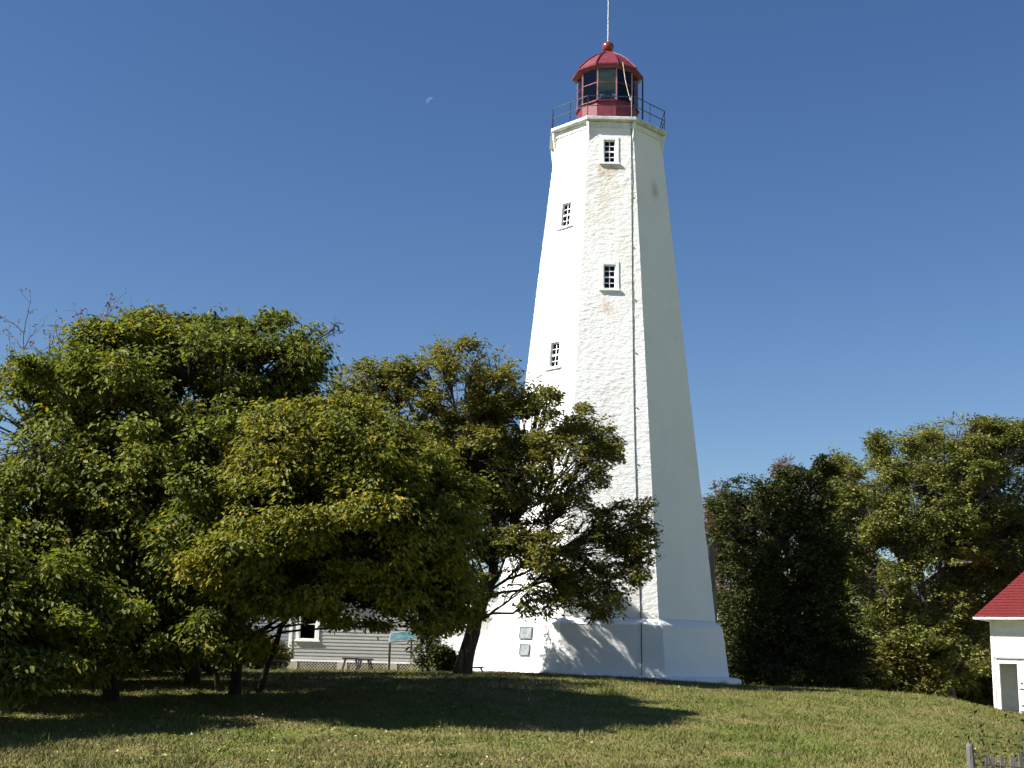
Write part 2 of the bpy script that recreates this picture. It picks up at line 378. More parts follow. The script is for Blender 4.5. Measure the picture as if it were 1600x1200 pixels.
# windows
def window(k, u, z, detail_label=None):
    n, t = face_frame(k); slope = math.atan(LB*C8)
    up = (Vector((0, 0, 1))*math.cos(slope) - n*math.sin(slope)).normalized(); nn = t.cross(up).normalized()
    if nn.dot(n) < 0: nn = -nn
    o = on_face(k, u, z)
    M = Matrix(((t.x, nn.x, up.x, o.x), (t.y, nn.y, up.y, o.y), (t.z, nn.z, up.z, o.z), (0, 0, 0, 1)))   # x right, y out, z up
    w, h = WW/2, WH/2
    f = MB()
    f.box(-w-CW, -w, -.30, .018, -h-.03, h+.13, M); f.box(w, w+CW, -.30, .018, -h-.03, h+.13, M)
    f.box(-w, w, -.30, .018, h, h+.13, M)
    fr = f.build('window', WHITE, lh, bevel=.006)
    MB().box(-w-CW-.04, w+CW+.04, -.3, .06, -h-.10, -h-.031, M).build('sill', WHITE, fr, bevel=.006)
    s = MB(); b_ = .035
    O = .10; s.box(-w, -w+b_, -.21+O, -.16+O, -h, h, M); s.box(w-b_, w, -.21+O, -.16+O, -h, h, M)
    s.box(-w+b_, w-b_, -.21+O, -.16+O, h-b_, h, M); s.box(-w+b_, w-b_, -.21+O, -.16+O, -h-.03, -h+b_*1.3, M)
    s.box(-w+b_, w-b_, -.215+O, -.155+O, -.03, .03, M)
    s.box(-.013, .013, -.2+O, -.165+O, -h+b_*1.3, -.03, M); s.box(-.013, .013, -.2+O, -.165+O, .03, h-b_, M)
    for zz in (-h*.5, h*.5):
        s.box(-w+b_, -.013, -.2+O, -.165+O, zz-.013, zz+.013, M); s.box(.013, w-b_, -.2+O, -.165+O, zz-.013, zz+.013, M)
    s.build('sash', WHITE, fr)
    for (x0, x1) in ((-w+b_, -.013), (.013, w-b_)):
        for (z0, z1) in ((-h+.04, -h*.5-.013), (-h*.5+.013, -.03), (.03, h*.5-.013), (h*.5+.013, h-b_)):
            MB().box(x0, x1, -.188+O, -.182+O, z0, z1, M).build('pane', GLASS, fr)
    # dark room behind the sash
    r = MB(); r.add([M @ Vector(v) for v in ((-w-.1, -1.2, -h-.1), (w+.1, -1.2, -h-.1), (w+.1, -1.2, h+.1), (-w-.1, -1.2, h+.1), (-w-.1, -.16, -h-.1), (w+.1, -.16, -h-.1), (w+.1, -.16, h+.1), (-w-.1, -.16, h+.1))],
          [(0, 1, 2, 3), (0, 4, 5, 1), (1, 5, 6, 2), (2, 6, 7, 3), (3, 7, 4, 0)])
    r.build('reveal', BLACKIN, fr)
for (k, u, z) in WINS: window(k, u, z)

# gallery: frieze, deck with moulded lip
f = MB(); f.lathe([(Rz(ZTOP)-.3, 20.72), (Rz(20.72)+.03, 20.73), (2.165, 20.80), (2.17, 20.95), (2.0, 20.955)], 8, ph=AZN+H8); f.build('frieze', STONE, lh)
corb = MB()
f = MB(); f.lathe([(1.9, 20.96), (2.29, 20.96), (2.345, 21.0), (2.345, 21.10), (2.33, 21.12), (0, 21.14)], 8, ph=AZN+H8); f.build('gallery_deck', mat('grey_deck_edge', (.52, .54, .52), rough=.8, var=.2, scale=5, bump=.3), lh)
for k in range(8):   # corner brackets below the deck
    a = AZN+H8+k*math.pi/4; d = Vector((math.sin(a), math.cos(a), 0)); s_ = Vector((-d.y, d.x, 0))*.045
    q = [d*(Rz(20.2)-.03)+Vector((0, 0, 20.15)), d*2.27+Vector((0, 0, 20.88)), d*2.27+Vector((0, 0, 20.942)), d*2.0+Vector((0, 0, 20.942)), d*2.0+Vector((0, 0, 20.3))]
    MB().add([p+s_ for p in q]+[p-s_ for p in q], [(0, 1, 2, 3, 4), (9, 8, 7, 6, 5)]+[(i, 5+i, 5+(i+1) % 5, (i+1) % 5) for i in range(5)]).build('corner_bracket', STONE, lh)
# railing
def oct_pt(R, k, z): a = AZN+H8+k*math.pi/4; return Vector((R*math.sin(a), R*math.cos(a), z))
rail = MB()
for zz in (21.55, 21.93):
    pts = [oct_pt(2.27, k, zz) for k in range(8)]
    for k in range(8): rail.bar(pts[k], pts[(k+1) % 8], .024)
rl = rail.build('gallery_railing', IRON, lh)
for k in range(8):
    A, B = oct_pt(2.27, k, 0), oct_pt(2.27, k+1, 0)
    for q_ in (0.0, .5):
        p = A.lerp(B, q_); MB().bar(p+Vector((0, 0, 21.11)), p+Vector((0, 0, 21.945)), .03 if q_ == 0 else .024).build('post', IRON, rl)

# lantern (ten sided)
LR, ER = 1.165, 1.33
AZL = math.pi + math.atan2(TX, TY) + .02
def z_at(px, py, Y): return at(px, py, Y).z
zw = z_at(950, 157.5, 44.9); zg = z_at(950, 106, 44.9); zm = z_at(950, 128, 44.9); ze0 = z_at(950, 106.5, 44.74); ze1 = z_at(950, 98, 44.74)
zn = z_at(948, 84, 46); zb = z_at(948, 74, 46)
S10 = math.pi/10
def dec(R, k, z): a = AZL+S10+k*2*S10; return Vector((R*math.sin(a), R*math.cos(a), z))
wall = MB(); wall.lathe([(LR+.05, 21.125), (LR+.05, 21.20), (LR+.005, 21.21)], 10, ph=AZL+S10).build('x', RED, lh)
bpy.data.objects['x'].name = 'lantern_wall'; lw = bpy.data.objects['lantern_wall']
for k in range(10):
    A, B = dec(LR, k, 0), dec(LR, k+1, 0); Ai, Bi = dec(LR-.06, k, 0), dec(LR-.06, k+1, 0); e = (B-A).normalized()*.006; A += e; B -= e; Ai += e; Bi -= e
    vs = [p+Vector((0, 0, z)) for z in (21.205, zw) for p in (A, B, Bi, Ai)]
    MB().add(vs, [(0, 1, 5, 4), (1, 2, 6, 5), (2, 3, 7, 6), (3, 0, 4, 7), (4, 5, 6, 7), (3, 2, 1, 0)]).build('wall_panel', RED_PINK, lw)
    Am, Bm = dec(LR+.03, k, zw+.01), dec(LR+.03, k+1, zw+.01)
    MB().bar(Am, Bm, .07, .04).build('wall_cap', RED, lw)
gl = MB()
for k in range(10): gl.bar(dec(LR-.01, k, zw+.02), dec(LR-.01, k, zg+.05), .048)
gf = gl.build('glazing_frame', mat('pale_red_frame', (.42, .20, .20), rough=.45, var=.2, scale=8), lh)
for k in range(10):
    A, B = dec(LR-.01, k, 0), dec(LR-.01, k+1, 0); d = (B-A).normalized(); e = d*.026; A = A+e; B = B-e
    MB().bar(A+Vector((0, 0, zm)), B+Vector((0, 0, zm)), .035, .03).build('glazing_bar', RED_PINK, gf)
    nn = Vector((d.y, -d.x, 0))*.004
    for z0, z1 in ((zw+.035, zm-.016), (zm+.016, zg)):
        P4 = [A+Vector((0, 0, z0)), B+Vector((0, 0, z0)), B+Vector((0, 0, z1)), A+Vector((0, 0, z1))]
        MB().add([p+nn for p in P4]+[p-nn for p in P4], [(0, 1, 2, 3), (7, 6, 5, 4), (0, 4, 5, 1), (1, 5, 6, 2), (2, 6, 7, 3), (3, 7, 4, 0)]).build('pane', LGLASS, gf)
# eave, ceiling, roof panels and ribs
rf = MB(); rf.lathe([(LR-.06, zg-.03), (LR+.04, zg-.02), (ER-.02, ze1-.075), (ER+.02, ze1-.07), (ER+.03, ze1-.01), (ER-.03, ze1+.03)], 10, ph=AZL+S10)
roof = rf.build('lantern_roof', RED, lh)
MB().add([dec(LR+.02, k, zg+.03) for k in range(10)], [tuple(range(10))]).build('ceiling', mat('lantern_ceiling_paint', (.40, .47, .50), rough=.6, var=.2), roof)
prof = [(ER-.02, ze1+.025), (1.16, ze1+.20), (1.0, ze1+.38), (.80, ze1+.57), (.56, ze1+.76), (.32, ze1+.90), (.15, zn-.01)]
for k in range(10):
    a0, a1 = k, k+1; vs = []; fs = []
    for j, (r, z) in enumerate(prof):
        vs += [dec(r, k, z), dec(r, k+1, z)]
        if j: fs.append((2*j-2, 2*j-1, 2*j+1, 2*j))
    MB().add(vs, fs).build('roof_panel', RED_PINK, roof)
    MB().tube([dec(r+.012, k, z+.012) for r, z in prof], [.03]*6+[.02], 6).build('roof_rib', RED, roof)
    A, B = dec(ER+.005, k, ze1-.10), dec(ER+.005, k, ze1+.03); MB().tube([A, B], .035, 6).build('rib_end', RED, roof)
MB().lathe([(.0, zn-.04), (.19, zn-.04), (.17, zn+.03), (.125, zn+.07), (.13, zb-.20), (.10, zb-.19)], 16).build('ventilator_neck', RED_PINK, roof, sm=True)
MB().lathe([(.235*math.sin(math.pi*i/16), zb-.235*math.cos(math.pi*i/16)) for i in range(17)], 28).build('ventilator_ball', mat('glossy_red_paint', (.19, .03, .03), rough=.25, spec=.6, var=.1), roof, sm=True)
MB().tube([(0, 0, zb+.2), (.005, 0, zb+3.6)], [.026, .016], 8).build('lightning_rod', mat('galvanised_steel', (.55, .56, .57), rough=.4, spec=.5, metal=.3), lh)
# fresnel lens on its pedestal
LENS = mat('lens_glass', (.10, .115, .09), rough=.12, spec=.9, var=.5, scale=9)
LENS.node_tree.nodes['Principled BSDF'].inputs['Transmission Weight'].default_value = .35
ln = MB(); pr = []; zl0 = 21.9
for i in range(15):
    tt = i/14; r = .36+.06*math.sin(math.pi*min(1, tt*1.3)) - .26*max(0, tt-.45)**1.5*2.2; pr += [(r, zl0+tt*1.05), (r+.035, zl0+tt*1.05+.035)]
pr = [(r*1.05, z) for r, z in pr]; pr += [(0.02, zl0+1.12)]
ln.lathe([(0, zl0)]+pr, 24); lens = ln.build('fresnel_lens', LENS, lh)
MB().lathe([(.0, 21.13), (.5, 21.13), (.46, 21.2), (.22, 21.25), (.2, zl0-.1), (.42, zl0-.02), (.0, zl0)], 16).build('lens_pedestal', mat('brass_green', (.09, .11, .07), rough=.4, metal=.5), lens)
glint_box = MB().box(-.34, -.24, -.56, -.47, zw+.08, zw+.2); glint_box.build('lens_glint', WHITE, lens)  # white block standing in for the bright glint on the lens
# handles and hook brackets on the red wall
for k, fr_ in ((-1, .5), (0, .35), (1, .5)):
    nn, tt = None, None
    A, B = dec(LR+.01, k-1, 21.40), dec(LR+.01, k, 21.40); p = A.lerp(B, fr_); out = Vector((p.x, p.y, 0)).normalized()
    MB().tube([p, p+out*.10, p+out*.12+Vector((0, 0, .05)), p+out*.12+Vector((0, 0, .12))], .02, 6).build('hook', IRON, lw)
# vertical pipe on the right of the lantern and wall ladder
pz = dec(LR+.10, -3, 0); a_ = AZL-1.45
for da in (0, .12):
    q = Vector((math.sin(a_-da)*(ER+.02), math.cos(a_-da)*(ER+.02), 0))
    MB().tube([q+Vector((0, 0, 21.12)), q+Vector((0, 0, ze0+.02))], .028, 6).build('ladder_rail', IRON, lh)
for i in range(8):
    q0 = Vector((math.sin(a_)*(ER+.02), math.cos(a_)*(ER+.02), 21.35+i*.25)); q1 = Vector((math.sin(a_-.12)*(ER+.02), math.cos(a_-.12)*(ER+.02), 21.35+i*.25))
    MB().tube([q0, q1], .014, 5).build('rung', IRON, lh)
# drooping cable from the roof to the deck, then the conductor down the front face
CAB = mat('weathered_cable', (.045, .05, .018), rough=.7, var=.3, scale=2)
CAB2 = mat('pale_cable', (.46, .40, .30), rough=.6, var=.2)
c0 = Vector((TX, TY, 0))
p0 = at(973, 97, 44.75)-c0; p1 = at(977, 125, 44.45)-c0; p2 = at(983, 150, 43.95)-c0; p3 = at(985.5, 157, 43.8)-c0
MB().tube([p0, p1, p2, p3], .015, 6).build('roof_cable', CAB2, lh)
MB().tube([p3, Vector((p3.x+.02, p3.y-.06, 21.9)), Vector((p3.x+.03, p3.y-.09, 21.0))], .014, 6).build('conductor_cable', mat('grey_cable', (.25, .27, .3), rough=.5), lh)
pts = []
for px, py in ((985.5, 190), (986, 200), (987, 300), (988, 450), (990, 600), (992, 700), (996, 830), (1001, 966)):
    u, z = face_uz(0, px, py); pts.append(on_face(0, u, z,   .004 if py > 195 else .07))
cb = MB().tube(pts, .012, 6); cb.build('conductor_cable', CAB, lh)
n0, t0 = face_frame(0)
ub = (pts[-1]).dot(t0)
MB().tube([n0*(4.33*C8)+t0*ub+Vector((0, 0, 2.86)), n0*(4.35*C8)+t0*ub+Vector((0, 0, 2.6)), n0*(4.54*C8)+t0*ub+Vector((0, 0, 1.1))], .014, 6).build('conductor_cable', CAB, lh)
for i in range(9):
    p = pts[1].lerp(pts[-1], (i+.4)/9); q = p; MB().box(-.03, .03, -.02, .012, -.012, .012, Matrix.Translation(q)).build('cable_clip', CAB2, lh)
# plaques on the left face of the base
PLQ = mat('dull_bronze_plaque', (.30, .32, .33), rough=.35, spec=.5, metal=.3, var=.25, scale=7)
n1, t1 = face_frame(1)
for (x0, y0, x1, y1) in ((813, 979, 832, 998), (813, 1006, 828, 1024)):
    ua, za = face_uz(1, (x0+x1)/2, y0, base_w); ub_, zb_ = face_uz(1, (x0+x1)/2, y1, base_w)
    ul, _ = face_uz(1, x0, (y0+y1)/2, base_w); ur, _ = face_uz(1, x1, (y0+y1)/2, base_w)
    zc = (za+zb_)/2; r_ = base_w(zc)*C8; tilt = math.atan(.125*C8); upv = (Vector((0, 0, 1))*math.cos(tilt)-n1*math.sin(tilt)); nn = n1*math.cos(tilt)+Vector((0, 0, 1))*math.sin(tilt)
    o = n1*(r_+.0)+t1*((ul+ur)/2)+Vector((0, 0, zc)); M = Matrix(((t1.x, nn.x, upv.x, o.x), (t1.y, nn.y, upv.y, o.y), (t1.z, nn.z, upv.z, o.z), (0, 0, 0, 1)))
    w, h = abs(ur-ul)/2, (za-zb_)/2
    pq = MB().box(-w, w, -.03, .045, -h, h, M).build('plaque', PLQ, lh, bevel=.008)
    e_ = MB()
    for (a0, a1, c0_, c1_) in ((-w, w, h-.03, h), (-w, w, -h, -h+.03), (-w, -w+.03, -h+.03, h-.03), (w-.03, w, -h+.03, h-.03)): e_.box(a0, a1, .046, .06, c0_, c1_, M)
    e_.build('plaque_rim', PLQ, pq)

# ------------------------------------------------------------------ buildings
def clapboards(mb, x0, x1, z0, z1, y, step=.14, holes=()):
    """weatherboards on the plane y (facing -y): each a thin wedge, lower edge proud"""
    z = z0
    while z < z1-.01:
        zt = min(z+step, z1); segs = [(x0, x1)]
        for (hx0, hx1, hz0, hz1) in holes:
            if zt > hz0+.001 and z < hz1-.001:
                ns = []
                for a, b_ in segs:
                    if hx1 <= a or hx0 >= b_: ns.append((a, b_))
                    else:
                        if hx0 > a: ns.append((a, hx0))
                        if hx1 < b_: ns.append((hx1, b_))
                segs = ns
        for a, b_ in segs:
            mb.add([(a, y, z), (b_, y, z), (a, y-.024, z+.002), (b_, y-.024, z+.002), (a, y-.004, zt), (b_, y-.004, zt)], [(0, 1, 3, 2), (2, 3, 5, 4), (0, 2, 4), (1, 5, 3)])
        z = zt
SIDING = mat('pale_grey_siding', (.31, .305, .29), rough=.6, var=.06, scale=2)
SIDING2 = mat('shaded_wing_siding', (.19, .205, .235), rough=.6, var=.08, scale=2)  # the wing's shade is put into this darker, bluer siding colour
SHING = mat('grey_roof_shingles', (.16, .16, .16), rough=.9, var=.3, scale=9, bump=.5, bscale=30)
LATT = mat('tan_lattice', (.42, .37, .31), rough=.8, var=.15, scale=5)
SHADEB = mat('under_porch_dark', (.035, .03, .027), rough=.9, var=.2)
HY = 54.0
hx0 = at(451, 1000, HY).x; hx1 = at(735, 1000, HY).x; hz0 = at(540, 1031, HY).z; gnd = at(540, 1054, HY).z
house = thing('keepers_house', 'pale grey clapboard house seen below the tree canopy behind the benches', 'house', (hx0, HY, 0))
W = hx1-hx0; HT = hz0+3.3
wx0 = at(463, 985, HY).x-hx0; wx1 = at(499, 985, HY).x-hx0; wz0 = at(480, 1000, HY).z; wz1 = wz0+1.45
core = MB(); core.box(0, W, .01, 7, gnd-.6, HT); core.build('wall', SIDING, house)
cl = MB(); clapboards(cl, .14, W-.14, hz0, HT, 0, .14, [(wx0, wx1, wz0-.06, wz1+.02)])
tag(cl.build('clapboards', SIDING, house), kind='stuff')
for x in (0, W-.14): MB().box(x, x+.14, -.05, .0, hz0-.02, HT).build('corner_board', WHITE, house)
def house_window(par, x0, x1, z0, z1, y=-.0):
    f = MB(); t = .13
    f.box(x0, x0+t, y-.06, y, z0, z1); f.box(x1-t, x1, y-.06, y, z0, z1); f.box(x0+t, x1-t, y-.06, y, z1-t, z1); f.box(x0-.05, x1+.05, y-.10, y, z0-.06, z0-.002)
    w = f.build('window', WHITE, par)
    zm_ = (z0+z1-t)/2; s = MB(); a, b_ = x0+t, x1-t
    for (q0, q1, q2, q3) in ((a, a+.05, z0, z1-t), (b_-.05, b_, z0, z1-t), (a+.05, b_-.05, z0, z0+.07), (a+.05, b_-.05, zm_-.03, zm_+.03), (a+.05, b_-.05, z1-t-.05, z1-t)):
        s.box(q0, q1, y-.045, y-.005, q2, q3)
    s.build('sash', WHITE, w)
    for (q2, q3) in ((z0+.07, zm_-.03), (zm_+.03, z1-t-.05)):
        MB().box(a+.05, b_-.05, y-.03, y-.02, q2, q3).build('pane', mat_glass('house_glass', (.4, .4, .45), .3) if 'house_glass' not in bpy.data.materials else bpy.data.materials['house_glass'], w)
        MB().box(a+.05, b_-.05, y-.012, y+.004, q2, q3).build('dark_backing', SHADEB, w)  # dark sheet in place of the unlit room behind the pane
house_window(house, wx0, wx1, wz0, wz1)
MB().box(-.03, W+.03, -.08, -.001, hz0-.10, hz0-.021).build('water_table', WHITE, house)
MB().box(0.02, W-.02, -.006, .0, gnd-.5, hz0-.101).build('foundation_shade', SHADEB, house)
la = MB()
def lattice(mb, x0, x1, z0, z1, y, st=.13, w=.035):
    h = z1-z0; n = int((x1-x0+h)/st)+1
    for i in range(n):
        for sgn in (1, -1):
            xa = x0-h+i*st; p0_ = (xa, z0) if sgn == 1 else (xa+h, z0); p1_ = (xa+h, z1) if sgn == 1 else (xa, z1)
            (ax_, az_), (bx_, bz_) = p0_, p1_
            def clip(xx): tt_ = (xx-ax_)/(bx_-ax_); return az_+(bz_-az_)*tt_
            if max(ax_, bx_) <= x0 or min(ax_, bx_) >= x1: continue
            q0, q1 = (ax_, az_), (bx_, bz_)
            if q0[0] < x0: q0 = (x0, clip(x0))
            if q0[0] > x1: q0 = (x1, clip(x1))
            if q1[0] < x0: q1 = (x0, clip(x0))
            if q1[0] > x1: q1 = (x1, clip(x1))
            if abs(q0[0]-q1[0]) < .02: continue
            mb.bar((q0[0], y-(.012 if sgn == 1 else 0), q0[1]), (q1[0], y-(.012 if sgn == 1 else 0), q1[1]), .011, w)
pw = 2.05
for i in range(int(W/pw)+1):
    x = i*pw; MB().box(x, min(x+.42, W), -.10, -.007, gnd-.5, hz0-.101).build('skirt_pier', LATT, house)
    if x+.42 < W: lattice(la, x+.42, min(x+pw, W), gnd-.25, hz0-.11, -.05)
tag(la.build('lattice', LATT, house), kind='stuff')
r_ = MB(); e = .45
r_.add([(-e, -e, HT-.02), (W+e, -e, HT-.02), (W+e, 7+e, HT-.02), (-e, 7+e, HT-.02), (3.2, 3.5, HT+2.3), (W-3.2, 3.5, HT+2.3)], [(0, 1, 5, 4), (1, 2, 5), (2, 3, 4, 5), (3, 0, 4), (3, 2, 1, 0)])
r_.build('roof', SHING, house)
# left wing, set back
wg0 = at(225, 1000, 57).x; wg1 = hx0
wing = thing('house_wing', 'grey house wing set back behind the big left trees', 'building', (wg0, 57, 0)); WW2 = wg1-wg0+.6
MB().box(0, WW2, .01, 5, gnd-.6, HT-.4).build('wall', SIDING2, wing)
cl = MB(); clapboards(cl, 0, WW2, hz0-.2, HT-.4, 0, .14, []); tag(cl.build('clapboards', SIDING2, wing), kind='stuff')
MB().add([(-.3, -.3, HT-.42), (WW2, -.3, HT-.42), (WW2, 5.3, HT-.42), (-.3, 5.3, HT-.42), (-.3, 2.5, HT+1.1), (WW2, 2.5, HT+1.1)], [(0, 1, 5, 4), (2, 3, 4, 5), (0, 4, 3), (1, 2, 5), (3, 2, 1, 0)]).build('roof', SHING, wing)
# small white annex beside the tower
AY = 46.6; ax0 = at(690, 1000, AY).x; ax1 = at(795, 1000, AY).x; azt = at(768, 968, AY).z
annex = thing('oil_house', 'low white annex with grey roof touching the left foot of the tower', 'building', (ax0, AY, 0)); AW = ax1-ax0
b = MB(); b.box(0, AW, 0, 3.4, .3, azt); b.build('wall', TOWER, annex)
rp = MB(); rp.add([(-.15, -.18, azt+.02), (AW-.0, -.18, azt+.02), (AW, 1.7, azt+.62), (-.15, 1.7, azt+.62), (AW, 3.6, azt+.02), (-.15, 3.6, azt+.02), (-.15, -.18, azt+.10), (AW, -.18, azt+.10), (AW, 1.7, azt+.70), (-.15, 1.7, azt+.70), (AW, 3.6, azt+.10), (-.15, 3.6, azt+.10)],
       [(6, 7, 8, 9), (9, 8, 10, 11), (0, 3, 2, 1), (3, 5, 4, 2), (0, 1, 7, 6), (0, 6, 9, 3), (3, 9, 11, 5), (5, 11, 10, 4), (1, 2, 8, 7), (2, 4, 10, 8)])
rp.build('roof', mat('grey_standing_roof', (.36, .36, .33), rough=.7, var=.1), annex)
MB().add([(0.0, .0, azt), (0, 3.4, azt), (0, 1.7, azt+.55)], [(0, 1, 2)]).build('gable', TOWER, annex)

# red roofed shed at the right edge
BY = 60.0; bp = at(1554.5, 1112.5, BY); BH = at(1548, 966, BY).z-bp.z
yaw = math.radians(-33)       # the front turns towards the left
shed = thing('red_roofed_shed', 'white board shed with red hipped roof and open doorway at right edge', 'shed', (bp.x, bp.y, bp.z), yaw)
SW = 6.4; cy = math.cos(yaw)
def sx(px): return (at(px, 1090, BY).x-bp.x)/cy*1.02       # along the front wall from its left corner
SHW = mat('shed_white_boards', (.80, .79, .75), rough=.6, var=.05, scale=3)
dx0, dx1 = sx(1562), sx(1583.5); dzt = BH*(1112.5-1037)/(1112.5-966)
wl = MB(); wl.box(0, dx0, 0, .16, 0, BH); wl.box(dx0, dx1, 0, .16, dzt, BH)
rx1 = dx1+1.0
wl.box(dx1, dx1+.12, 0, .16, 0, dzt); wl.box(dx1+.12, rx1+.12, 0.0, .16, dzt, BH); wl.box(dx1, dx1+.12, 0, .16, dzt, BH)
wl.box(rx1+.12, SW, 0, .16, 0, BH); wl.box(0, .16, .16, 5, 0, BH); wl.box(SW-.16, SW, .16, 5, 0, BH); wl.box(.16, SW-.16, 4.84, 5, 0, BH)
wl.build('wall', SHW, shed)
for i in range(9):   # wide horizontal boards above the door rail
    z0 = dzt+.28+i*.28
    if z0+.275 > BH-.25: break
    MB().box(.10, SW, -.022, -.001, z0, z0+.268).build('board', SHW, shed, bevel=.004)
MB().box(-.02, .095, -.035, -.001, 0.0, BH-.1).build('corner_board', SHW, shed)
MB().box(dx0-.14, SW, -.05, -.002, dzt+.19, dzt+.235).build('door_rail', IRON, shed)
MB().box(dx0-.12, dx0-.001, -.04, -.002, 0, dzt+.13).build('door_jamb', SHW, shed)
MB().box(dx0, SW-.3, -.04, -.002, dzt+.001, dzt+.12).build('door_head', SHW, shed)
for z0, z1 in ((.04, dzt*.46), (dzt*.475, dzt*.93)):
    dl = MB().box(dx1+.05, rx1+.1, -.075, -.045, z0, z1).build('half_door', SHW, shed, bevel=.004)
    MB().box(dx1+.05, rx1+.1, -.085, -.0755, z0, z0+.05).build('strap', IRON, dl)
    MB().box(dx1+.14, dx1+.22, -.10, -.0755, z0+.25, z0+.32).build('latch', IRON, dl)
MB().box(dx1+.02, rx1+.12, -.044, -.002, dzt*.93, dzt*.999).build('door_lintel', SHW, shed)
# porch recess seen through the open doorway
rc = mat('shaded_inner_boards', (.62, .62, .60), rough=.7, var=.08)
MB().box(dx0-.3, dx1+.11, 1.0, 1.06, .02, dzt+.4).build('inner_wall', rc, shed)
MB().box(dx0-.05, dx1+.11, .16, 1.0, -.03, .018).build('floor', mat('grey_floor', (.35, .34, .32)), shed)
MB().box(dx0-.3, dx1+.11, .165, .995, dzt+.02, dzt+.06).build('ceiling', rc, shed)
MB().box(-.03, .0-.001, .02, .14, .9, 1.1).build('hinge', IRON, shed)
ov = .60; rise = 2.9
# roof: red hip with a thin white fascia
p = [(-ov, -ov, BH-.04), (SW+ov, -ov, BH-.04), (SW+ov, 5+ov, BH-.04), (-ov, 5+ov, BH-.04)]
rr = MB(); top = [(x, y, BH+.03) for x, y, _ in p]; hh = 2.5+ov
rr.add(top+[(hh-ov, 2.5, BH+.03+hh*1.12), (SW+ov-hh, 2.5, BH+.03+hh*1.12)], [(0, 1, 5, 4), (1, 2, 5), (2, 3, 4, 5), (3, 0, 4)])
def mat_shingle():
    M = mat('red_roof_shingle', (.125, .018, .019), rough=.85, spec=.15, var=.2, scale=9, bump=.7, bscale=26, stretch=(1, 1, 3))
    return M
REDR = mat_shingle()
sr_ = rr.build('roof', REDR, shed)
nsh = 26
co = MB()
for i in range(nsh):     # shingle courses on the front slope, each a thin step
    f0, f1_ = i/nsh, (i+1)/nsh; a0 = -ov+hh*f0; a1 = -ov+hh*f1_; z0 = BH+.03+hh*1.12*f0; z1 = BH+.03+hh*1.12*f1_
    L0, R0, L1, R1 = a0, SW+ov-hh*f0-ov+ov, a1, SW+ov-hh*f1_
    up = .030
    co.add([(-ov+hh*f0, a0, z0+.004), (SW+ov-hh*f0, a0, z0+.004), (-ov+hh*f0, a0-.01, z0+up), (SW+ov-hh*f0, a0-.01, z0+up), (-ov+hh*f1_, a1, z1+.006), (SW+ov-hh*f1_, a1, z1+.006)], [(0, 1, 3, 2), (2, 3, 5, 4)])
tag(co.build('shingle_courses', REDR, sr_), kind='stuff')
fa = MB(); fa.box(-ov, SW+ov, -ov-.02, -ov, BH-.07, BH+.028); fa.box(-ov-.02, -ov, -ov-.02, 5+ov, BH-.07, BH+.028); fa.build('fascia', SHW, shed)
MB().add([(-ov, -ov, BH-.05), (SW+ov, -ov, BH-.05), (SW+ov, 5+ov, BH-.05), (-ov, 5+ov, BH-.05)], [(3, 2, 1, 0)]).build('soffit', SHW, shed)

# ------------------------------------------------------------------ trees
def bez(a, c, b, n):
    t = np.linspace(0, 1, n)[:, None]; a = np.asarray(a); b = np.asarray(b); c = np.asarray(c)
    return (1-t)**2*a+2*t*(1-t)*c+t*t*b
def tubes_np(A, C, B, r0, r1, n=3, seg=3):
    """many curved tubes at once; A, C, B (k, 3) start, control, end"""
    k = len(A); t = np.linspace(0, 1, seg+1); P = ((1-t)**2)[None, :, None]*A[:, None]+(2*t*(1-t))[None, :, None]*C[:, None]+(t*t)[None, :, None]*B[:, None]
    D = B-A; D /= np.linalg.norm(D, axis=1)[:, None]+1e-9; ref = np.where(np.abs(D[:, 2:3]) < .9, [[0, 0, 1.]], [[1., 0, 0]])
    x = np.cross(D, ref); x /= np.linalg.norm(x, axis=1)[:, None]+1e-9; y = np.cross(D, x)
    r0 = np.broadcast_to(r0, k); r1 = np.broadcast_to(r1, k); R = r0[:, None]*(1-t)+r1[:, None]*t
    an = 2*math.pi*np.arange(n)/n
    V = P[:, :, None]+R[:, :, None, None]*(np.cos(an)[None, None, :, None]*x[:, None, None]+np.sin(an)[None, None, :, None]*y[:, None, None])
    b_ = (np.arange(k)*(seg+1)*n)[:, None, None]; i = np.arange(seg)[None, :, None]; j = np.arange(n)[None, None, :]; j2 = (j+1) % n
    F_ = np.stack([b_+i*n+j, b_+i*n+j2, b_+(i+1)*n+j2, b_+(i+1)*n+j], -1).reshape(-1, 4)
    return V.reshape(-1, 3), F_
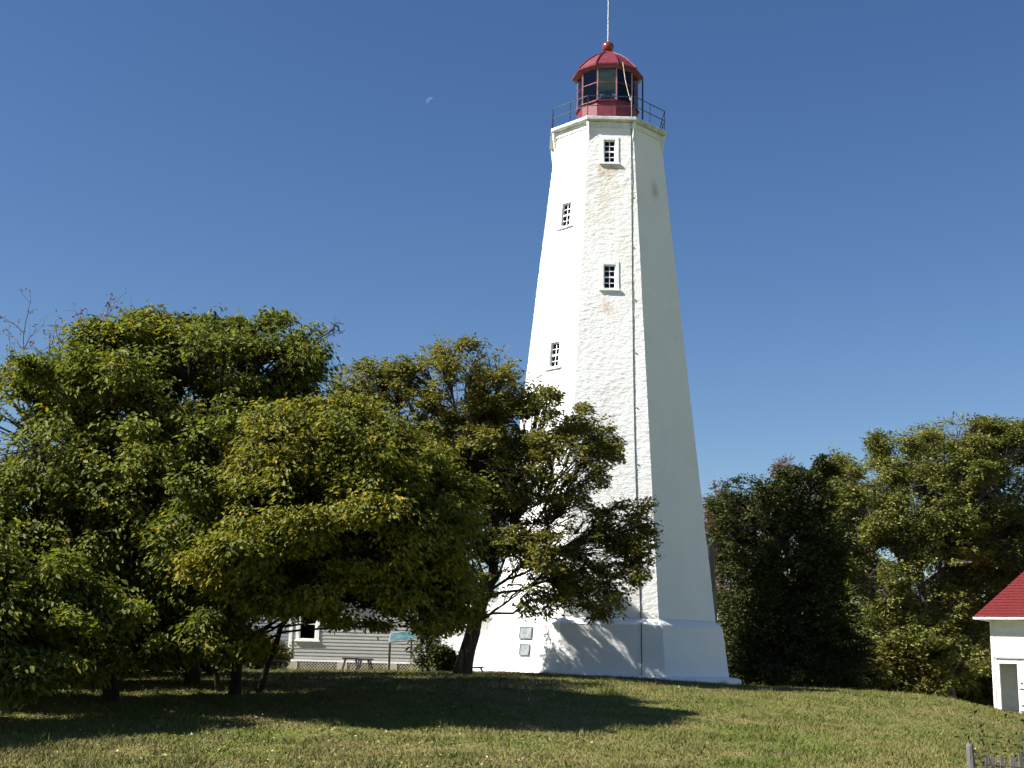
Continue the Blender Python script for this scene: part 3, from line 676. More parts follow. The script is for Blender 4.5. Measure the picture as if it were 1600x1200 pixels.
def leaves_np(P, D, Nn, L, Wd, fold, rnd, rich):
    """leaf blades at P along D with face normal Nn"""
    D = D/(np.linalg.norm(D, axis=1)[:, None]+1e-9); S = np.cross(D, Nn); S /= np.linalg.norm(S, axis=1)[:, None]+1e-9; Nn = np.cross(S, D)
    L = L[:, None]; Wd = Wd[:, None]; k = len(P); f = fold*Wd
    if rich:
        vs = [P, P+D*L*.32+S*Wd*.5+Nn*f, P+D*L*.70+S*Wd*.38+Nn*(f*.7-L*.04), P+D*L-Nn*L*.14, P+D*L*.70-S*Wd*.38+Nn*(f*.7-L*.04), P+D*L*.32-S*Wd*.5+Nn*f]
        V = np.stack(vs, 1).reshape(-1, 3); b_ = np.arange(k)[:, None]*6
        F_ = np.concatenate([b_+np.array([[0, 1, 2, 3]]), b_+np.array([[0, 3, 4, 5]])]); m_ = 6
    else:
        vs = [P, P+D*L*.5+S*Wd*.5+Nn*f, P+D*L-Nn*L*.1, P+D*L*.5-S*Wd*.5+Nn*f]
        V = np.stack(vs, 1).reshape(-1, 3); b_ = np.arange(k)[:, None]*4
        F_ = np.concatenate([b_+np.array([[0, 1, 2]]), b_+np.array([[0, 2, 3]])]); m_ = 4
    return V, F_, np.repeat(rnd, m_)

def tree(name, label, cat, base, trunk, trunk_r, lobes, n_twig, per, leaf, M_leaf, M_bark, seed, rich=False, gap=.42, gfreq=(1.1, 1.1, 1.7), group=None,
         droop=.35, twig_len=.55, spread=.16, k_sub=9, shell=.45, trunks=None, aspect=.5, extra_trunks=(), thin_twigs=0, up_bias=.9, limb_r=1.0, rag=0):
    """trunk: list of (px, py, Y) or world points; lobes: (px, py, Y, rpx, rpy, rdepth)"""
    rng = np.random.default_rng(seed)
    root = thing(name, label, cat, base, 0, group); B0 = np.array(base)
    T = np.array([tuple(at(*p)) for p in trunk]); T[0, 2] = base[2]-.15
    LO = []
    for (px, py, Y, rx, ry, rd) in lobes:
        c = at(px, py, Y); s = Y/FPX; LO.append((c.x, c.y, c.z, rx*s, rd, ry*s))
    par = []
    for q_, (cx_, cy_, cz_, r1_, r2_, r3_) in enumerate(list(LO)):      # small outlying boughs round every lobe give a ragged outline
        for _ in range(rag):
            d = rng.normal(0, 1, 3); d /= np.linalg.norm(d); k_ = rng.uniform(.20, .38)
            par.append(q_); LO.append((cx_+d[0]*r1_*.98, cy_+d[1]*r2_*.98, cz_+d[2]*r3_*.98, r1_*k_*1.25, r2_*k_, r3_*k_*.9))
    LO = np.array(LO)
    def tube_local(pts, rs, n, nm):
        return MB().tube([Vector(p-B0) for p in pts], rs, n).build(nm, M_bark, root, sm=True)
    # trunk with a root flare
    tl = np.linspace(0, 1, len(T)); tt = np.linspace(0, 1, 14); TP = np.stack([np.interp(tt, tl, T[:, a]) for a in range(3)], 1)
    TP[1:-1] += rng.normal(0, trunk_r*.14, (12, 3))*np.array((1, 1, .2))
    TR = trunk_r*(1-.55*tt); TR[0] *= 1.3; TR[1] *= 1.1
    tube_local(TP, list(TR), 10, 'trunk')
    for (pts, r) in extra_trunks:
        E_ = np.array([tuple(at(*p)) for p in pts]); E_[0, 2] = g1(E_[0, 0], E_[0, 1])-.1; te = np.linspace(0, 1, 9)
        EP = np.stack([np.interp(te, np.linspace(0, 1, len(E_)), E_[:, a]) for a in range(3)], 1); EP[1:-1] += rng.normal(0, r*.2, (7, 3))
        tube_local(EP, list(r*(1.15-.6*te)), 8, 'trunk')
    VV = []; FF = []; nv = 0
    def put(v, f):
        nonlocal nv
        VV.append(v); FF.append(f+nv); nv += len(v)
    w = (LO[:, 3]*LO[:, 4]*LO[:, 5])**.66; w /= w.sum()
    tw_a, tw_b = [], []
    for i, lo in enumerate(LO):
        c = lo[:3]; r = lo[3:]
        # limb leaves the trunk below the lobe
        zt = T[0, 2]+(T[-1, 2]-T[0, 2])*np.clip(.35+.6*(c[2]-T[-1, 2]+1)/6+rng.uniform(-.1, .15), .3, 1)
        tq = (zt-T[0, 2])/(T[-1, 2]-T[0, 2]+1e-6); a = np.array([np.interp(tq, tl, T[:, q]) for q in range(3)])
        if i >= len(lobes): a = LO[par[i-len(lobes)], :3]
        ctrl = a*.45+c*.55+np.array((0, 0, .12*np.linalg.norm(c-a)))*rng.uniform(-.5, 1.2)
        lp = bez(a, ctrl, c, 9); lp[1:-1] += rng.normal(0, .07, (7, 3)); lr = trunk_r*.42*limb_r*(1 if i < len(lobes) else .3)
        tube_local(lp, list(np.linspace(lr, lr*.28, 9)), 7, 'limb')
        ns = max(4, int(k_sub*(r.prod()/1.5)**.5)); d = rng.normal(0, 1, (ns, 3)); d /= np.linalg.norm(d, axis=1)[:, None]
        sub = c+d*r*rng.uniform(.35, .72, (ns, 1)); sub = sub[sub[:, 2] > gz(sub[:, 0], sub[:, 1])+.4]; ns = len(sub)
        if ns == 0: continue
        at_ = lp[rng.integers(3, 9, ns)]; mid = (at_+sub)/2+rng.normal(0, .12, (ns, 3))+np.array((0, 0, .1))
        v, f = tubes_np(at_, mid, sub, lr*.34, lr*.12, 5, 4); put(v, f)
        nt = int(n_twig*w[i]*1.0)+4; tot = 0; tg = []
        while tot < nt:
            d = rng.normal(0, 1, (nt*3, 3)); d /= np.linalg.norm(d, axis=1)[:, None]
            rr_ = shell+(1-shell)*rng.random((nt*3, 1))**.7
            bumpy = 1+.30*(vnoise(d*2.1+seed+i*3.3, 9)[:, None]-.5)*2
            q = c+d*r*rr_*bumpy
            nz = vnoise(q*np.array(gfreq)*.8, seed+50)*.6+vnoise(q*np.array(gfreq)*2.0, seed+51)*.4
            ok = (nz > gap) & (q[:, 2] > gz(q[:, 0], q[:, 1])+.12)
            q = q[ok]; tg.append(q); tot += len(q)
            if len(q) < nt*.02: break
        tg = np.concatenate(tg)[:nt]
        if len(tg) == 0: continue
        # nearest sub centre
        dd = ((tg[:, None]-sub[None])**2).sum(2); ni = dd.argmin(1); s0 = sub[ni]; tq_ = rng.uniform(.55, 1, (len(tg), 1)); s0 = at_[ni]*(1-tq_)+s0*tq_
        v, f = tubes_np(s0, (s0+tg)/2+rng.normal(0, .06, tg.shape)+np.array((0, 0, .05)), tg, .013+.006*rng.random(len(tg)), .004, 3, 2); put(v, f)
        tw_a.append(s0); tw_b.append(tg)
        if thin_twigs:
            kk = int(thin_twigs*w[i]); pi_ = rng.integers(0, len(tg), kk); a_ = tg[pi_]; b_ = a_+rng.normal(0, .17, (kk, 3))+np.array((0, 0, -.05))
            v, f = tubes_np(a_, (a_+b_)/2+rng.normal(0, .08, a_.shape), b_, .008, .003, 3, 2); put(v, f)
    br = link('branches', np_mesh('branches', np.concatenate(VV)-B0, np.concatenate(FF)), M_bark, root); br['kind'] = 'stuff'
    a = np.concatenate(tw_a); b_ = np.concatenate(tw_b); k = len(a)
    d = b_-a; ln_ = np.linalg.norm(d, axis=1)[:, None]; d = d/ln_
    # each twig carries a flat spray of leaves
    hz = d.copy(); hz[:, 2] = hz[:, 2]*.4-droop*.35; hz /= np.linalg.norm(hz, axis=1)[:, None]
    P = np.repeat(b_, per, 0); Dh = np.repeat(hz, per, 0); n = len(P)
    side = np.cross(Dh, np.array((0, 0, 1.))); side /= np.linalg.norm(side, axis=1)[:, None]+1e-9
    tpos = rng.uniform(-1, .25, n)[:, None]; sg = rng.choice([-1., 1.], n)[:, None]
    P = P+Dh*tpos*twig_len+side*sg*spread*rng.random((n, 1))*(1-.4*np.maximum(tpos, 0))+rng.normal(0, spread*.32, (n, 3))
    D = Dh*rng.uniform(.2, 1, (n, 1))+side*sg*rng.uniform(.3, 1, (n, 1))+np.array((0, 0, -droop))*rng.uniform(.3, 1.6, (n, 1))+rng.normal(0, .22, (n, 3))
    Nn = np.array((0, 0, up_bias*.85))+rng.normal(0, .58, (n, 3))+np.repeat(d, per, 0)*.25
    L = leaf*rng.uniform(.6, 1.2, n); Wd = L*aspect*rng.uniform(.8, 1.15, n)
    patch = vnoise(P*.9, seed+70); rnd = np.clip(.62*rng.random(n)+.34*patch+.02, 0, .93)
    yl = rng.random(n) < (.012+.05*smooth((vnoise(P*.7+5, seed+71)-.52)*5)); rnd[yl] = rng.uniform(.95, 1, yl.sum())
    v, f, at_r = leaves_np(P, D, Nn, L, Wd, .18, rnd, rich)
    fo = link('foliage', np_mesh('foliage', v-B0, f, False, {'rnd': at_r}), M_leaf, root); fo['kind'] = 'stuff'
    return root

LF_A = mat_leaf('green_elm_leaf', [(0.051, 0.074, 0.013), (0.097, 0.124, 0.020), (0.159, 0.179, 0.028), (0.241, 0.230, 0.037)], (.42, .26, .035), .94, .40)
LF_B = mat_leaf('yellowing_leaf', [(0.057, 0.078, 0.013), (0.110, 0.131, 0.020), (0.182, 0.189, 0.028), (0.282, 0.246, 0.039)], (.46, .28, .04), .91, .42)
LF_C = mat_leaf('oak_leaf', [(.055, .065, .014), (.100, .105, .022), (.150, .138, .030), (.210, .155, .042)], (.22, .13, .04), .93, .28)
LF_D = mat_leaf('right_oak_leaf', [(0.069, 0.084, 0.019), (0.124, 0.141, 0.029), (0.181, 0.191, 0.042), (0.247, 0.226, 0.058)], (.24, .18, .06), .94, .28)
LF_O = mat_leaf('brown_tipped_oak_leaf', [(0.065, 0.080, 0.017), (0.116, 0.132, 0.026), (0.177, 0.179, 0.035), (0.260, 0.203, 0.053)], (.26, .15, .05), .93, .38)
LF_E = mat_leaf('near_black_leaf', [(0.022, 0.033, 0.011), (0.040, 0.053, 0.015), (0.061, 0.073, 0.020), (0.088, 0.081, 0.026)], (.06, .05, .03), .96, .12, .08)  # shade on the cedar and undergrowth is put into this near-black colour
LF_F = mat_leaf('reddish_leaf', [(.085, .050, .040), (.12, .075, .050), (.15, .10, .06), (.10, .09, .05)], (.22, .11, .06), .9, .3)

def gp(px, Y):
    x = at(px, 1040, Y).x; return (x, Y, g1(x, Y))
GRP = 'broadleaf trees in front of the house'
tree('shade_tree', 'large dense green broadleaf tree filling the left edge of the lawn', 'tree', gp(175, 28), [(175, 1060, 28), (180, 900, 28), (200, 760, 27.8)], .16,
     [(120, 700, 27.4, 155, 150, 2.5), (300, 650, 27.8, 175, 140, 2.7), (430, 590, 28.4, 95, 85, 2.0), (60, 860, 26.4, 155, 140, 2.3), (230, 810, 27.2, 175, 130, 2.6), (185, 580, 28.2, 110, 75, 1.6),
      (-90, 850, 27, 140, 220, 2.4), (310, 545, 28.4, 110, 55, 1.7), (485, 565, 28.6, 42, 60, 1.0), (170, 950, 27.2, 130, 75, 1.8), (80, 610, 28, 90, 60, 1.4), (300, 930, 27.6, 100, 60, 1.7),
      (-260, 900, 27, 160, 240, 2.6), (400, 505, 28.6, 60, 24, .8), (230, 495, 28.4, 40, 22, .7), (522, 515, 28.8, 18, 16, .35), (315, 840, 25.6, 85, 95, 1.7), (335, 720, 26.2, 75, 85, 1.5), (250, 700, 26.4, 90, 80, 1.6), (250, 985, 27.5, 95, 45, 1.4), (160, 1010, 27, 90, 40, 1.3), (230, 1020, 25.8, 70, 32, 1.0), (330, 985, 25.4, 50, 40, .9), (120, 1040, 25, 60, 30, .9), (330, 1000, 28.5, 50, 30, .9), (160, 530, 28.2, 40, 30, .8), (310, 505, 28.4, 40, 22, .7)],
     12500, 15, .130, LF_A, BARK_D, 11, True, .475, (1.25, 1.25, 1.9), GRP, rag=3, droop=.45, twig_len=.5, spread=.18, limb_r=.7)
tree('shade_tree', 'low leafy tree drooping nearly to the grass at the left edge', 'tree', gp(-60, 23.5), [(-60, 1095, 23.5), (-50, 1000, 23.5), (-30, 930, 23.5)], .10,
     [(20, 1000, 22.8, 100, 85, 1.3), (-60, 900, 23, 120, 100, 1.5), (90, 930, 23.6, 60, 60, 1.0), (30, 1055, 22.4, 75, 38, .8), (140, 950, 24, 90, 55, 1.2), (-200, 950, 23, 130, 110, 1.6), (-330, 880, 20.5, 150, 110, 1.6), (-240, 1010, 21, 110, 70, 1.4)],
     4000, 15, .125, LF_A, BARK_D, 16, True, .43, (1.0, 1.0, 2.1), GRP, rag=3, droop=.45, twig_len=.45, spread=.16, limb_r=.6)
tree('shade_tree', 'yellow flecked broadleaf tree spreading in front of the oak, left of centre', 'tree', gp(372, 30), [(368, 1060, 30), (376, 960, 29.4), (430, 830, 27)], .13,
     [(480, 730, 25.1, 130, 95, 1.9), (585, 712, 25.5, 95, 78, 1.7), (440, 860, 25.1, 125, 95, 1.8), (560, 830, 25.3, 140, 100, 2.0), (560, 800, 28.1, 130, 100, 1.8), (450, 760, 27.7, 100, 90, 1.6), (680, 810, 26.3, 85, 110, 1.7),
      (600, 922, 25.5, 90, 44, 1.0), (430, 925, 24.9, 90, 40, 1.1), (385, 770, 25.7, 60, 80, 1.3), (700, 925, 26.3, 55, 55, .9), (345, 905, 25.8, 70, 60, 1.2), (530, 640, 25.8, 70, 34, .9),
      (385, 1000, 25.7, 32, 22, .5), (560, 975, 25.1, 40, 18, .5), (680, 975, 25.5, 35, 22, .5), (500, 900, 24.5, 60, 50, .8)],
     9600, 15, .115, LF_B, BARK_D, 12, True, .475, (1.35, 1.35, 2.0), GRP, rag=3, droop=.45, twig_len=.45, spread=.16, limb_r=.6, extra_trunks=[([(405, 1050, 30.5), (440, 980, 30), (490, 900, 28)], .07), ([(345, 1050, 31), (320, 980, 31), (300, 900, 30)], .06)])
tree('shade_tree', 'darker broadleaf tree half hidden behind the two big left trees', 'tree', gp(300, 32.5), [(300, 1060, 32.5), (305, 900, 32.5), (300, 800, 32.5)], .18,
     [(200, 800, 32.0, 120, 100, 2.6), (350, 780, 32.5, 130, 100, 2.6), (480, 800, 33, 110, 100, 2.4), (120, 900, 32, 110, 90, 2.4), (300, 910, 32.3, 140, 80, 2.6), (430, 900, 33, 90, 50, 2.0), (20, 900, 32, 110, 110, 2.4), (590, 800, 33.2, 80, 100, 2.0), (640, 870, 30.5, 80, 70, 2.0), (560, 880, 30, 110, 70, 2.2)],
     5200, 12, .15, LF_C, BARK_D, 17, False, .36, (1.0, 1.0, 1.9), droop=.35, twig_len=.5, spread=.2, limb_r=.6)
tree('shade_tree', 'big broadleaf tree added unseen beyond the left edge to shade the lawn', 'tree', gp(-420, 30), [(-420, 1060, 30), (-420, 930, 30), (-410, 800, 30)], .2,  # added out of frame to cast shade across the lawn
     [(-420, 800, 30, 200, 150, 3.6), (-300, 880, 31, 170, 120, 3.4), (-500, 880, 28, 170, 120, 3.2), (-420, 640, 30, 150, 100, 2.8), (-330, 760, 34, 160, 120, 3.0)],
     2600, 12, .17, LF_A, BARK_D, 19, False, .36, (1.0, 1.0, 1.9), droop=.35, twig_len=.5, spread=.22, limb_r=.6)
tree('small_shade_tree', 'small dark tree between the left trees and the house corner', 'tree', gp(330, 36.5), [(330, 1055, 36.5), (332, 950, 36.5), (330, 900, 36.5)], .12,
     [(270, 880, 36, 110, 75, 2.2), (380, 870, 36.5, 100, 75, 2.2), (320, 930, 36.6, 130, 45, 2.0), (180, 900, 36, 100, 80, 2.4), (460, 870, 37, 60, 60, 1.6), (560, 850, 36.6, 80, 70, 2.0), (60, 900, 36, 100, 80, 2.4)],
     2600, 12, .15, LF_C, BARK_D, 18, False, .34, (1.0, 1.0, 1.9), droop=.35, twig_len=.5, spread=.2, limb_r=.6)
def bare_tree(label, px, Y, tops, seed, BARK_G=None):
    BARK_G = mat('reddish_twig_bark', (.10, .065, .055), rough=.9, var=.3)
    rng = np.random.default_rng(seed); b0 = gp(px, Y); B0 = np.array(b0)
    root = thing('bare_topped_tree', label, 'tree', b0)
    J = np.array(tuple(at(px+12, 700, Y)))
    MB().tube([Vector((0, 0, -.1)), Vector((J-B0)*.5)+Vector((.1, 0, 0)), Vector(J-B0)], [.16, .12, .08], 9).build('trunk', BARK_G, root, sm=True)
    A, C_, B_, r0, r1 = [], [], [], [], []; tips = []
    def grow(p, d, L, r, lev):
        n = 3 if lev else 4
        q = p
        for k in range(n):
            d2 = d+rng.normal(0, .16, 3)+np.array((0, 0, .07)); d2 /= np.linalg.norm(d2); e = q+d2*L/n
            A.append(q); B_.append(e); C_.append((q+e)/2+rng.normal(0, .015, 3)); r0.append(r*(1-.2*k)); r1.append(r*(1-.2*(k+1)))
            if lev < 3:
                for _ in range(rng.integers(1, 3)):
                    s_ = rng.normal(0, 1, 3); s_ -= d2*s_.dot(d2); s_ /= np.linalg.norm(s_); dd = d2*rng.uniform(.55, .9)+s_*rng.uniform(.4, .75); dd /= np.linalg.norm(dd)
                    grow(e, dd, L*rng.uniform(.38, .62), r*.5, lev+1)
            q = e; d = d2
        tips.append((q, d))
    for (tx, ty) in tops:
        T = np.array(tuple(at(tx, ty, Y+rng.uniform(-.6, .6)))); v_ = T-J; st = J+v_*.15
        mid = J+v_*.6+np.array((0, 0, -.15)); 
        A.append(J); B_.append(mid); C_.append((J+mid)/2+rng.normal(0, .06, 3)); r0.append(.055); r1.append(.03)
        grow(mid, v_/np.linalg.norm(v_), np.linalg.norm(v_)*.42, .026, 1)
    v, f = tubes_np(np.array(A), np.array(C_), np.array(B_), np.array(r0), np.array(r1), 4, 2)
    o = link('branches', np_mesh('branches', v-B0, f), BARK_G, root); o['kind'] = 'stuff'
    sel = rng.random(len(tips)) < .4; P = np.array([t[0] for t, k in zip(tips, sel) if k]); P = np.repeat(P, 3, 0)+rng.normal(0, .05, (3*sel.sum(), 3)); n = len(P)
    v, f, r = leaves_np(P, rng.normal(0, 1, (n, 3))+np.array((0, 0, -.5)), rng.normal(0, 1, (n, 3)), rng.uniform(.06, .12, n), rng.uniform(.03, .06, n), .2, rng.random(n), False)
    o = link('foliage', np_mesh('foliage', v-B0, f, False, {'rnd': r}), LF_F, root); o['kind'] = 'stuff'
bare_tree('sparse tree with bare reddish twigs behind the far left crown', 60, 31, [(18, 520), (88, 510), (165, 492), (40, 550), (125, 525), (5, 580), (-30, 540), (190, 515), (62, 540), (145, 500)], 13)
tree('oak_tree', 'spreading oak with furrowed leaning trunk in front of the white tower', 'tree', gp(722, 38.2), [(722, 1055, 38.2), (745, 960, 38.2), (770, 905, 38.2), (775, 820, 38.0)], .25,
     [(700, 610, 38, 85, 76, 2.4), (775, 610, 37.8, 48, 75, 1.6), (590, 610, 38.2, 75, 45, 1.8), (840, 655, 37.6, 45, 58, 1.4), (945, 685, 37.8, 42, 42, .9), (890, 735, 37.5, 78, 66, 1.6), (970, 815, 37.7, 58, 42, 1.1),
      (870, 835, 37.5, 95, 70, 2.0), (950, 915, 37.6, 62, 50, 1.3), (770, 750, 38, 95, 95, 2.3), (840, 910, 37.4, 80, 50, 1.6), (650, 710, 38.4, 100, 90, 2.4), (720, 700, 37.6, 80, 80, 1.6), (800, 820, 37.4, 80, 70, 1.5), (700, 930, 37.8, 60, 40, 1.2), (720, 860, 37.6, 90, 60, 1.6), (545, 650, 38.6, 60, 50, 1.6), (905, 655, 37.8, 30, 26, .7), (1000, 870, 37.6, 30, 60, .8), (620, 760, 39.9, 75, 80, 1.2), (700, 750, 40, 85, 90, 1.2), (770, 690, 39.9, 50, 60, 1.0)],
     7900, 14, .122, LF_O, BARK, 14, True, .53, (1.35, 1.35, 1.8), rag=3, droop=.12, twig_len=.28, spread=.14, thin_twigs=4200, k_sub=12, limb_r=.42)
# right hand trees
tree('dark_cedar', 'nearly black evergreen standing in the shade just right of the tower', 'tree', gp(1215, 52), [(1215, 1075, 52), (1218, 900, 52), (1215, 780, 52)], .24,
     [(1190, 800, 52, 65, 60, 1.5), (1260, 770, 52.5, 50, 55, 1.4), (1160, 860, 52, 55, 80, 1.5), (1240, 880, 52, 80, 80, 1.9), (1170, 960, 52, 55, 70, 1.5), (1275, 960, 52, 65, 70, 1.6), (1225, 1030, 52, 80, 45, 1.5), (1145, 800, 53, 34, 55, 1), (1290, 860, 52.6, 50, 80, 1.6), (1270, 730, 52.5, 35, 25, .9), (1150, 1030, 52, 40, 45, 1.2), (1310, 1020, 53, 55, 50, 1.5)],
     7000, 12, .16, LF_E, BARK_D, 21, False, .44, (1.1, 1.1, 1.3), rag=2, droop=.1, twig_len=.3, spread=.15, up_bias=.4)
tree('oak_tree', 'tall sunlit olive green oak between the dark cedar and the shed', 'tree', gp(1487, 66), [(1487, 1092, 66), (1478, 1000, 66), (1440, 920, 66), (1430, 850, 66)], .30,
     [(1470, 730, 66, 80, 75, 2.3), (1400, 720, 66, 55, 45, 1.7), (1560, 740, 66.5, 80, 75, 2.4), (1365, 800, 65.6, 75, 60, 2.0), (1480, 840, 65.4, 95, 65, 2.5), (1380, 900, 65, 75, 60, 1.9), (1450, 940, 65, 70, 50, 1.7), (1580, 850, 66, 70, 70, 2.3), (1640, 800, 66.5, 70, 120, 2.2), (1365, 690, 66, 16, 18, .5), (1330, 850, 65.6, 45, 55, 1.4), (1550, 930, 66.2, 60, 60, 1.9), (1325, 760, 66, 38, 45, 1.4), (1440, 1000, 65.5, 90, 45, 1.9), (1540, 1000, 66.5, 70, 50, 2.0), (1520, 680, 66, 90, 30, 1.5), (1430, 800, 65, 90, 90, 2.2), (1520, 780, 65.5, 90, 90, 2.4), (1400, 1010, 65, 90, 55, 1.9), (1500, 1030, 64.5, 60, 45, 1.6), (1540, 900, 66, 80, 80, 2.2), (1600, 700, 66, 60, 40, 1.8)],
     14500, 14, .185, LF_D, BARK_G, 22, False, .45, (.85, .85, 1.2), rag=3, droop=.1, twig_len=.46, spread=.24)
tree('background_tree', 'broadleaf tree behind the tall right oak, against the shed roof', 'tree', gp(1560, 76), [(1560, 1085, 76), (1560, 950, 76), (1560, 880, 76)], .28,
     [(1560, 850, 76, 100, 80, 2.6), (1500, 960, 75, 90, 80, 2.5), (1400, 990, 74, 100, 60, 2.5), (1540, 1030, 73, 60, 50, 2), (1640, 900, 76, 80, 120, 2.6)],
     3600, 13, .24, LF_D, BARK_D, 23, False, .40, (.8, .8, 1.1), droop=.1, twig_len=.5, spread=.26)
tree('background_tree', 'broadleaf tree in the gap between the cedar and the oak', 'tree', gp(1325, 74), [(1325, 1070, 74), (1325, 950, 74), (1320, 860, 74)], .26,
     [(1310, 760, 74, 50, 55, 1.8), (1320, 850, 74, 70, 70, 2.2), (1340, 960, 73, 90, 70, 2.4), (1250, 960, 74, 80, 70, 2.2), (1220, 800, 75, 45, 60, 1.8), (1190, 940, 74, 80, 90, 2.2), (1340, 1030, 73, 100, 50, 2.2)],
     3200, 13, .23, LF_D, BARK_D, 24, False, .42, (.8, .8, 1.1), droop=.1, twig_len=.5, spread=.26)
tree('background_tree', 'small reddish brown tree peeping out beside the tower wall', 'tree', gp(1128, 60), [(1128, 1068, 60), (1128, 920, 60), (1125, 830, 60)], .18,
     [(1125, 800, 60, 34, 50, 1.4), (1135, 900, 60, 40, 60, 1.5), (1110, 850, 60, 30, 60, 1.4), (1225, 735, 60, 22, 22, .9)],
     1100, 9, .16, LF_F, BARK_G, 25, False, .40, droop=.1, twig_len=.4, spread=.2, thin_twigs=500)
# shrubs below the trees
def shrub(name, label, cat, px, Y, rpx, hpx, Ml, seed, n=500, leaf=.14, gap=.38, grp=None, low=0):
    b_ = gp(px, Y); pyb = 1028+(px-800)*.0248+(EYE-b_[2])/Y*FPX
    return tree(name, label, cat, b_, [(px, pyb, Y), (px+2, pyb-hpx*.3, Y), (px, pyb-hpx*.6, Y)], .05, [(px-rpx*.45, pyb-hpx*.38, Y, rpx*.6, hpx*.42, rpx*Y/FPX*.5), (px+rpx*.45, pyb-hpx*.36, Y+.3, rpx*.65, hpx*.42, rpx*Y/FPX*.5), (px, pyb-hpx*.7, Y, rpx*.55, hpx*.32, rpx*Y/FPX*.4), (px, pyb-hpx*.18, Y, rpx, hpx*.24, rpx*Y/FPX*.5)],
                n, 10, leaf, Ml, BARK_D, seed, False, gap, droop=.2, twig_len=.3, spread=.16, k_sub=5, group=grp)
for i, (px, Y, r_, h_, Ml, lab) in enumerate((
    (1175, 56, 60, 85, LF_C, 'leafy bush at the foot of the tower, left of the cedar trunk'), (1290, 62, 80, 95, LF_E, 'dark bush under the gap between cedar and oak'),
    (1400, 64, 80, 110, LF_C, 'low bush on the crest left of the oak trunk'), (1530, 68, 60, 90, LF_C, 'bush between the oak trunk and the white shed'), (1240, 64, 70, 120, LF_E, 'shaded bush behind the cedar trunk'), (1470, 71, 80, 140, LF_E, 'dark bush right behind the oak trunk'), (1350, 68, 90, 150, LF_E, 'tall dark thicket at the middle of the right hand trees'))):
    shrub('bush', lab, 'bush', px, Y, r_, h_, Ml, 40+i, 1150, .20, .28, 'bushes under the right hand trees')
for i, (px, Y, r_, h_, Ml, lab) in enumerate((
    (80, 37, 170, 150, LF_E, 'dark bush behind the trunks at the far left'), (250, 37, 130, 120, LF_E, 'low dark bush left of the grey house wing'), (150, 33, 120, 70, LF_C, 'low leafy undergrowth between the trunks of the big left tree'), (400, 45, 50, 60, LF_C, 'low bush at the corner where the grey wing meets the house'), (668, 41, 26, 85, LF_E, 'small many stemmed bush beside the information panel'), (688, 40.5, 22, 40, LF_E, 'small dark bush touching the left side of the oak trunk'))):
    shrub('bush', lab, 'bush', px, Y, r_, h_, Ml, 60+i, 1300 if i != 4 else 90, .14, .28, 'bushes below the left hand trees')
# yellow green sapling on the crest
shrub('sapling', 'small yellow green sapling on the crest right of the tower', 'sapling', 1247, 46.5, 14, 24, mat_leaf('sapling_leaf', [(.10, .12, .02), (.15, .16, .03), (.2, .19, .04), (.24, .22, .05)], (.3, .24, .05), .9, .4), 81, 22, .11, .2)

# ------------------------------------------------------------------ pole, benches, information panel, fence
pl = at(1115, 1020, 49.6); zt = at(1115, 853, 49.6).z; pb = g1(pl.x, 49.6)-.2
pole = thing('utility_pole', 'weathered wooden pole just right of the tower', 'pole', (pl.x, 49.6, pb))
MB().tube([(0, 0, 0), (.02, 0, (zt-pb)*.5), (-.04, 0, zt-pb)], [.15, .13, .10], 12).build('shaft', mat('weathered_wood_pole', (.30, .22, .17), rough=.9, col2=(.16, .12, .09), scale=4, stretch=(1, 1, .3), bump=.6), pole, sm=True)
MB().box(-.18, -.10, -.22, -.1, (zt-pb)*.70, (zt-pb)*.70+.12).build('insulator', WHITE, pole)

BEN = mat('dark_purple_brown_wood', (.022, .013, .020), rough=.7, spec=.15, var=.3, scale=6, stretch=(.3, 1, 1))
def make_bench(label, px0, px1, pyt, Y, rz, grp, name='bench', cat='bench'):
    a, c = at(px0, pyt, Y), at(px1, pyt, Y); L_ = (c.x-a.x); zt_ = a.z; mx = (a.x+c.x)/2; zb_ = g1(mx, Y)-.03; h = zt_-zb_
    r = thing(name, label, cat, (mx, Y, zb_), rz, grp)
    for i in range(4): MB().box(-L_/2, L_/2, -.22+i*.112, -.22+i*.112+.10, h-.05, h).build('slat', BEN, r, bevel=.004)
    for s in (-1, 1):
        for q in (-1, 1):
            MB().tube([(s*(L_/2-.10), q*.17, h-.055), (s*(L_/2-.07), q*.18, h*.6), (s*(L_/2+.01), q*.22, .0)], .032, 6).build('leg', IRON, r)
        MB().box(s*(L_/2-.10)-.025, s*(L_/2-.10)+.025, -.20, .20, h-.09, h-.055).build('crossbar', IRON, r)
    return r
GB = 'dark backless benches along the crest'
make_bench('dark backless bench at left of the pair before the house lattice', 535, 561, 1027.5, 43.0, .1, GB)
make_bench('dark backless bench at right of the pair, nearer the information panel', 558, 582, 1028.5, 42.2, -.1, GB)
make_bench('long dark backless bench behind the oak trunk beside the tower', 700, 756, 1040.5, 42.6, .05, GB)
make_bench('dark backless bench half hidden by leaves left of the house corner', 418, 446, 1031, 42.6, .1, GB)
